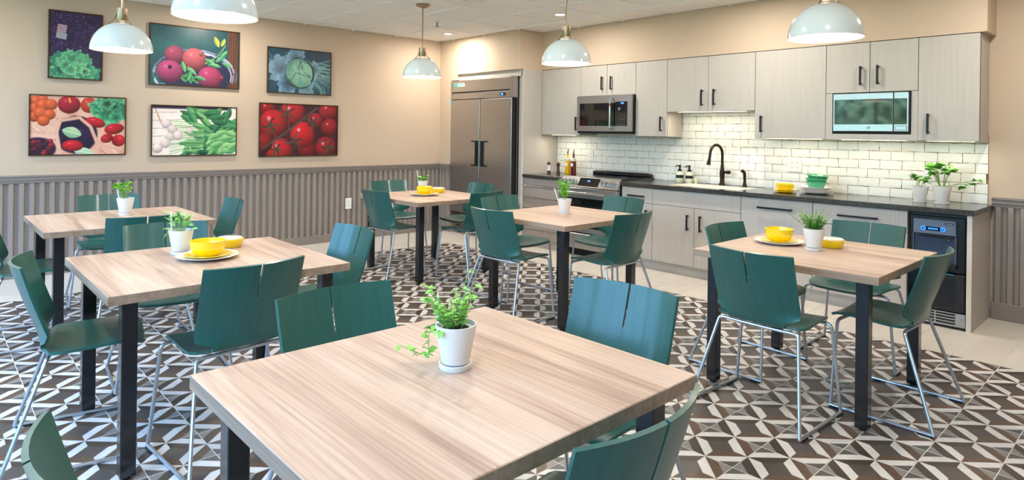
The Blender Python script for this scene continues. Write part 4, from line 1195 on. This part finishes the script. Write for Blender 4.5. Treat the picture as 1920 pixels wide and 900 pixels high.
# ------------------------------------------------------------------ framed prints
def srgb(h):
    h = h.lstrip('#'); return np.array([int(h[i:i+2], 16)/255 for i in (0, 2, 4)])
class Canvas:
    def __init__(s, w, h, seed):
        s.w, s.h = w, h; s.rs = np.random.RandomState(seed)
        s.a = np.zeros((h, w, 3)); s.V, s.U = np.mgrid[0:h, 0:w].astype(float); s.U /= (w-1); s.V /= (h-1)
        s.asp = w/h
    def noise(s, n, m=None):
        m = m or max(2, int(n/s.asp)); g = s.rs.rand(m+2, n+2)
        x = s.U*n; y = s.V*m; xi = x.astype(int); yi = y.astype(int); fx = x-xi; fy = y-yi
        fx = fx*fx*(3-2*fx); fy = fy*fy*(3-2*fy)
        return (g[yi, xi]*(1-fx)+g[yi, xi+1]*fx)*(1-fy)+(g[yi+1, xi]*(1-fx)+g[yi+1, xi+1]*fx)*fy
    def fbm(s, n): return .5*s.noise(n)+.3*s.noise(n*2)+.2*s.noise(n*4)
    def fill(s, c0, c1=None, n=8):
        f = s.fbm(n)[..., None]; c0 = srgb(c0); c1 = srgb(c1) if c1 else c0
        s.a = c0*(1-f)+c1*f
    def blend(s, mask, col):
        mk = np.clip(mask, 0, 1)[..., None]; s.a = s.a*(1-mk)+col*mk
    def local(s, cx, cy, rx, ry, rot=0):
        dx = (s.U-cx)*s.asp; dy = s.V-cy; c, n = math.cos(rot), math.sin(rot)
        return (dx*c+dy*n)/rx, (-dx*n+dy*c)/ry
    def ball(s, cx, cy, rx, ry, col, dark=.45, hi=.5, rot=0, tex=.15, edge=14):
        x, y = s.local(cx, cy, rx, ry, rot); r = np.sqrt(x*x+y*y)
        z = np.sqrt(np.clip(1-r*r, 0, 1)); lam = np.clip(.35*(-x)*.6-.55*y+.75*z, 0, 1)
        col = srgb(col)*(1-tex*.5+tex*s.fbm(9)[..., None])
        out = col*(dark+(1-dark)*lam[..., None])
        sp = np.clip(1-np.sqrt((x+.3)**2+(y+.4)**2)/.28, 0, 1)**2*hi
        out = out+(1-out)*sp[..., None]
        s.blend((1-r)*edge, out)
    def leaf(s, cx, cy, L, W, rot, c0, c1, vein=True):
        x, y = s.local(cx, cy, L, W, rot); r = x*x+np.abs(y)**1.6+.25*np.abs(x*y)
        f = np.clip(.5-.5*y+.35*(s.noise(14)-.5), 0, 1)[..., None]; col = srgb(c0)*(1-f)+srgb(c1)*f
        if vein: col = col*(1-.0)+.16*(np.exp(-(y/.07)**2)+.5*np.exp(-(((x*5+np.abs(y)*3) % 1-.5)/.12)**2))[..., None]
        s.blend((1-r)*9, col)
    def stroke(s, pts, wd, c0, taper=1.0):
        P = np.array(pts, float); d = np.full(s.U.shape, 9.0)
        for i in range(len(P)-1):
            ax, ay = P[i][0]*s.asp, P[i][1]; bx, by = P[i+1][0]*s.asp, P[i+1][1]
            px, py = s.U*s.asp-ax, s.V-ay; vx, vy = bx-ax, by-ay
            t_ = np.clip((px*vx+py*vy)/(vx*vx+vy*vy+1e-9), 0, 1)
            d = np.minimum(d, np.hypot(px-vx*t_, py-vy*t_))
        s.blend((wd-d)/wd*2.2, srgb(c0))
    def ruffles(s, cx, cy, rx, ry, n, pal, size=.16):
        for k in range(n):
            a = s.rs.rand()*6.28; q = math.sqrt(s.rs.rand())*(1-k/n*.35)
            s.ruffle(cx+q*rx*math.cos(a), cy+q*ry*math.sin(a), size*(.6+.7*s.rs.rand()), pal)
    def ruffle(s, cx, cy, r, pal):
        x, y = s.local(cx, cy, r, r*.85, s.rs.rand()*6.28); rr_ = np.hypot(x, y); th = np.arctan2(y, x); ph = s.rs.rand(3)*6.28
        ed = 1+.16*np.sin(th*5+ph[0])+.10*np.sin(th*9+ph[1])+.05*np.sin(th*17+ph[2])
        f = np.clip(rr_/ed*.9+.4*(s.noise(16)-.5), 0, 1)[..., None]
        c0, c1 = srgb(pal[s.rs.randint(len(pal))]), srgb(pal[s.rs.randint(len(pal))])
        col = c0*.55*(1-f)+c1*f
        s.blend((ed-rr_)*8, col)

def paint_lettuce(c):
    c.fill('#1d1738', '#3a2a55', 10)
    for k in range(230):
        x, y = c.rs.rand(), c.rs.rand()*.55; a = c.rs.rand()*6.3; d = .012+.02*c.rs.rand()
        c.stroke([(x, y), (x+math.cos(a)*d, y+math.sin(a)*d)], .004+.003*c.rs.rand(), ['#6a4a86', '#4c3a78', '#7b5a8c', '#2b2450'][c.rs.randint(4)])
    x, y = c.local(.22, .30, .10*c.asp, .11, .12)
    c.blend((1-np.maximum(np.abs(x)*1.1, np.abs(y)))*12, srgb('#b79aa6')); x, y = c.local(.24, .37, .09*c.asp, .045, .12)
    c.blend((1-np.maximum(np.abs(x)*1.1, np.abs(y)))*12, srgb('#9aa3ab'))
    for k in range(4): c.stroke([(.14, .22+.03*k), (.30, .225+.03*k)], .004, '#8f5a6a')
    c.ruffles(.45, .84, .42, .22, 46, ['#5fc08a', '#7fd79a', '#3f9a78', '#8fe0a0', '#2f7f70'], .12)
    c.ruffles(.45, .80, .2, .12, 16, ['#9be8a8', '#6fcf95', '#4aa884'], .09)
def paint_pomegranate(c):
    c.fill('#0d3f4c', '#1f6a66', 5)
    x, y = c.local(.93, .5, .07*c.asp, .6); c.blend((1-np.abs(x))*5*(c.U > .86), srgb('#5b3a2c'))
    for k in range(10): c.stroke([(.87+.013*k, 0), (.88+.012*k, 1)], .004, ['#7c543c', '#3a2626'][k % 2])
    x, y = c.local(.50, .80, .43*c.asp, .40); c.blend((1-np.hypot(x, y))*10, srgb('#262b4a'))
    for k in range(60):
        a = c.rs.uniform(-.3, 3.45+.3); q = 1+c.rs.uniform(-.09, .09); a2 = a+c.rs.uniform(.2, .5)
        P = [(.5+.44*q*math.cos(t_), .80-.40*q*math.sin(t_)) for t_ in np.linspace(a, a2, 6)]
        c.stroke(P, .010, ['#aab6cc', '#7d89a8', '#c9d2df', '#5f6b8f'][c.rs.randint(4)])
    for k in range(24):
        a = c.rs.uniform(0, 6.28); c.leaf(.5+.36*math.cos(a)*c.rs.rand(), .72+.2*math.sin(a), .07, .028, c.rs.rand()*6, '#1f5a3a', '#57a060')
    c.ball(.26, .49, .165, .165, '#b04468', .45, .25); c.ball(.48, .54, .205, .205, '#c9606a', .5, .3)
    c.ball(.21, .77, .21, .195, '#c0487e', .5, .3); c.ball(.66, .84, .215, .20, '#b8436f', .5, .35)
    c.ball(.21, .70, .035, .035, '#3a1c22', .5, .1); c.ball(.80, .83, .03, .04, '#a8505a'); c.ball(.55, .43, .03, .05, '#b06a60')
    c.stroke([(.60, .60), (.75, .45), (.84, .25)], .012, '#7d8f6a'); c.stroke([(.40, .72), (.50, .80)], .014, '#8a9a80')
    for (a, b_, r_) in ((.66, .56, .5), (.72, .62, .2), (.78, .50, -.6), (.82, .42, -.9), (.45, .74, .7), (.42, .83, 1.9), (.36, .68, 1.3), (.86, .60, .4), (.55, .86, .3)):
        c.leaf(a, b_, .10, .036, r_, '#1e6a48', '#7cc47c')
    c.leaf(.735, .20, .10, .045, 1.2, '#6f8a30', '#d0c04a'); c.leaf(.81, .20, .08, .035, 2.0, '#6f8a30', '#c8c85a')
def paint_cabbage(c):
    c.fill('#14304a', '#2a5a6a', 7)
    for k in range(70):
        a = c.rs.uniform(-.9, .9)+(0 if c.rs.rand() < .75 else 3.14); x, y = .52, .5; L = c.rs.uniform(.35, .7)
        c.stroke([(x+.2*math.cos(a), y+.3*math.sin(a)), (x+L*.8*math.cos(a+.1), y+L*math.sin(a+.1)), (x+L*math.cos(a+.25), y+L*1.3*math.sin(a+.25))], .006, ['#5f9a9a', '#3d7480', '#8fc0a8'][c.rs.randint(3)])
    for cx, cy, r_, pal in ((.20, .45, .34, ['#7fa6c4', '#98bcd2']), (.42, .22, .27, ['#6a96b4', '#88b0c8']), (.30, .78, .28, ['#6b98b8', '#8fb8cc']), (.58, .82, .26, ['#7aa6b8', '#9cc4cc']), (.70, .45, .24, ['#6a9ab0', '#90bcc8'])):
        for k in range(2): c.ruffle(cx, cy, r_*(1-.12*k), pal)
    x, y = c.local(.49, .54, .37, .37); c.blend((1-np.hypot(x, y))*14, srgb('#16323c'))
    c.ball(.48, .54, .35, .35, '#6d9f90', .5, .1, tex=.3, edge=20)
    c.leaf(.40, .46, .26, .20, 2.2, '#5c9484', '#86b89e', False); c.leaf(.57, .48, .26, .18, .9, '#6fa68e', '#8fc0a4', False); c.leaf(.50, .70, .28, .17, .15, '#5f9a86', '#82b69c', False)
    for P in ([(.50, .26), (.42, .55), (.34, .74)], [(.50, .26), (.55, .50), (.66, .60)], [(.42, .52), (.55, .58), (.66, .62)], [(.44, .50), (.52, .34)]): c.stroke(P, .012, '#24504e')
    for k in range(40):
        a = c.rs.rand()*6.28; c.stroke([(.48+.03*math.cos(a), .54+.05*math.sin(a)), (.48+.15*math.cos(a+.2), .54+.26*math.sin(a+.2))], .004, '#9ccab0')
def paint_market(c):
    c.fill('#c98a78', '#f2c8ae', 9)
    for k in range(60):
        x, y = c.rs.rand(), c.rs.rand(); a = c.rs.rand()*6.3; c.stroke([(x, y), (x+.12*math.cos(a), y+.12*math.sin(a))], .007, ['#b0705f', '#ffe0c8', '#9a5f55', '#e3b09c'][c.rs.randint(4)])
    for a, b_, r_ in ((.05, .10, .09), (.12, .06, .08), (.04, .22, .09), (.12, .17, .10), (.20, .15, .10), (.04, .36, .09), (.10, .30, .10), (.19, .32, .09), (.13, .43, .09)): c.ball(a, b_, r_, r_, '#ea6638', .6, .35)
    c.ball(.39, .14, .17, .16, '#c22238', .5, .35); c.ball(.60, .14, .13, .14, '#e2452e', .55, .4); c.stroke([(.39, .03), (.40, .10)], .012, '#e0c860')
    c.ruffles(.83, .24, .17, .22, 34, ['#2f9a66', '#55c088', '#1d6f52', '#7fd8a0'], .13)
    x, y = c.local(.47, .66, .32, .34, .3); c.blend((1-np.hypot(x, y))*12, srgb('#171234'))
    c.ball(.50, .74, .22, .26, '#231844', .4, .5, .5); c.leaf(.42, .62, .15, .10, .3, '#6f9a78', '#b8cfa0'); c.leaf(.55, .96, .16, .08, .2, '#8ab090', '#cfe0c0')
    c.ball(.67, .44, .16, .09, '#d81c2e', .5, .5, .3); c.ball(.88, .55, .16, .10, '#d01c2a', .5, .5, -.2); c.ball(.80, .72, .10, .08, '#c8182a', .5, .5, -.5); c.ball(.93, .76, .11, .11, '#d8202e', .5, .5, 1.0)
    c.ball(.43, .85, .16, .10, '#d91a2c', .5, .5, .05)
    x, y = c.local(.08, .90, .26, .20); c.blend((1-np.hypot(x, y))*10, srgb('#2a1030'))
    for k in range(26): c.ball(.02+.19*c.rs.rand(), .77+.22*c.rs.rand(), .04, .04, ['#7a1838', '#3a1838', '#a82040'][c.rs.randint(3)], .4, .5)
    c.stroke([(.30, .40), (.26, .62), (.30, .98)], .04, '#e2b096'); c.stroke([(.30, .42), (.50, .36), (.62, .52), (.70, .84), (.98, .92)], .035, '#dda890'); c.stroke([(.0, .66), (.24, .70)], .035, '#e8bca4')
def paint_radish(c):
    c.fill('#e3d5cc', '#fff2e8', 6)
    for k in range(5): c.stroke([(.0, .14+.16*k), (.5, .10+.16*k)], .006, '#8f7f80')
    c.stroke([(.02, .0), (.10, .35)], .02, '#c9a890'); c.blend((.07-c.V)*30*(c.U < .9), srgb('#2a2440'))
    pal = [('#0d4030', '#3f8f58'), ('#155a3c', '#68b06c'), ('#0a3028', '#2f7a50'), ('#1f6638', '#90c878')]
    for k in range(80):
        x = .36+.62*c.rs.rand(); y = .08+.88*c.rs.rand()
        if x < .5 and .3 < y < .7: continue
        p_ = pal[c.rs.randint(4)]; c.leaf(x, y, .13+.14*c.rs.rand(), .05+.03*c.rs.rand(), c.rs.uniform(-1.3, 1.1), *p_)
    for k in range(16):
        y = .35+.55*c.rs.rand(); c.stroke([(.20, .30+.045*k), (.34, .32+.04*k), (.60, .36+.035*k)], .010, ['#8fc878', '#b8dca0', '#5fa058'][k % 3])
    for a, b_, r_ in ((.16, .36, .10), (.23, .48, .10), (.29, .60, .10), (.20, .63, .09), (.15, .76, .10), (.06, .86, .10), (.43, .50, .065)): c.ball(a, b_, r_, r_, '#f2dfd8', .7, .4)
    for k in range(30): c.leaf(.70+.28*c.rs.rand(), .55+.4*c.rs.rand(), .16, .06, c.rs.uniform(-.8, .3), '#2f8048', '#aedb90')
def paint_tomato(c):
    c.fill('#1c0f24', '#5a0f20', 5)
    for a, b_, r_, col in ((.08, .10, .16, '#a81424'), (.88, .12, .22, '#b81828'), (.40, .18, .27, '#cf1a2c'), (.16, .40, .30, '#d01c2c'), (.70, .32, .17, '#b8162a'), (.90, .45, .20, '#a81426'), (.24, .92, .27, '#d41e2c'), (.60, .92, .2, '#8a1020'), (.85, .86, .24, '#b01628'), (.03, .75, .2, '#a01422')): c.ball(a, b_, r_, r_, col, .35, .75, tex=.1, edge=18)
    c.ball(.53, .60, .26, .27, '#e01a2a', .45, .85, tex=.08, edge=22)
    c.stroke([(.03, .86), (.20, .68), (.36, .50), (.52, .30), (.72, .05)], .026, '#4e4440'); c.stroke([(.36, .50), (.33, .20)], .012, '#4a4a40'); c.stroke([(.20, .68), (.12, .40)], .012, '#4c463e'); c.stroke([(.20, .68), (.40, .74)], .012, '#3f3a38'); c.stroke([(.52, .30), (.64, .28)], .010, '#4c463e')
    for a, b_, q in ((.33, .17, .13), (.12, .42, .13), (.43, .72, .14), (.66, .34, .10), (.88, .85, .12), (.20, .88, .10)):
        for k in range(6):
            t_ = k*1.05+.4+a*3; c.stroke([(a, b_), (a+q*.5*math.cos(t_), b_+q*.8*math.sin(t_)), (a+q*.75*math.cos(t_+.2), b_+q*1.3*math.sin(t_+.2))], .020, '#3d4a34' if k % 2 else '#2c3428')
    c.stroke([(.70, .78), (.85, .68), (1.0, .60)], .014, '#3a3030')

PIX = [('framed print of green lettuce under purple leaves, upper left', -5.165, -4.736, 1.813, 2.447, paint_lettuce),
       ('framed print of pomegranates in a pale wicker basket, upper middle', -4.337, -3.447, 1.804, 2.432, paint_pomegranate),
       ('framed print of a blue green cabbage head, upper right', -3.135, -2.352, 1.787, 2.314, paint_cabbage),
       ('framed print of mixed market fruit and vegetables, lower left', -5.300, -4.532, 1.098, 1.660, paint_market),
       ('framed print of white radishes with leafy greens, lower middle', -4.311, -3.468, 1.078, 1.604, paint_radish),
       ('framed print of red vine tomatoes, lower right', -3.220, -2.256, 1.055, 1.670, paint_tomato)]
for n_, (lb, y0, y1, z0, z1, fn) in enumerate(PIX):
    t = thing('framed_picture', lb, 'picture', (0, (y0+y1)/2, z0), group='six food prints on the left wall')
    D, B = .030, .010
    ob('frame', MB().cbox(0, D, y0, y0+B, z0, z1, .0015).cbox(0, D, y1-B, y1, z0, z1, .0015).cbox(0, D, y0+B, y1-B, z0, z0+B, .0015).cbox(0, D, y0+B, y1-B, z1-B, z1, .0015), 'frame_bronze', t)
    ob('backing', MB().box(.001, .018, y0+B, y1-B, z0+B, z1-B), 'reveal', t)
    wd, ht = y1-y0-2*B, z1-z0-2*B
    gw = 210 if wd > ht else 150; gh = int(gw*ht/wd)
    c = Canvas(gw, gh, 40+n_); fn(c); a = np.clip(c.a, 0, 1)
    la = np.where(a <= .04045, a/12.92, ((a+.055)/1.055)**2.4)
    me = bpy.data.meshes.new('print')
    yy = np.linspace(y0+B, y1-B, gw)-(y0+y1)/2; zz = np.linspace(z1-B, z0+B, gh)-z0
    co = np.zeros((gh, gw, 3)); co[..., 0] = .021; co[..., 1] = yy[None, :]; co[..., 2] = zz[:, None]
    ii = np.arange(gh*gw).reshape(gh, gw)
    q = np.stack([ii[:-1, :-1], ii[1:, :-1], ii[1:, 1:], ii[:-1, 1:]], -1).reshape(-1, 4)
    me.vertices.add(gh*gw); me.vertices.foreach_set('co', co.ravel())
    me.loops.add(q.size); me.loops.foreach_set('vertex_index', q.ravel())
    me.polygons.add(len(q)); me.polygons.foreach_set('loop_start', np.arange(0, q.size, 4))
    me.update(calc_edges=True)
    ca = me.color_attributes.new('ink', 'FLOAT_COLOR', 'POINT')
    ca.data.foreach_set('color', np.concatenate([la, np.ones((gh, gw, 1))], -1).astype(np.float32).ravel())
    me.materials.append(MATS['print'])
    link('print', me, t)
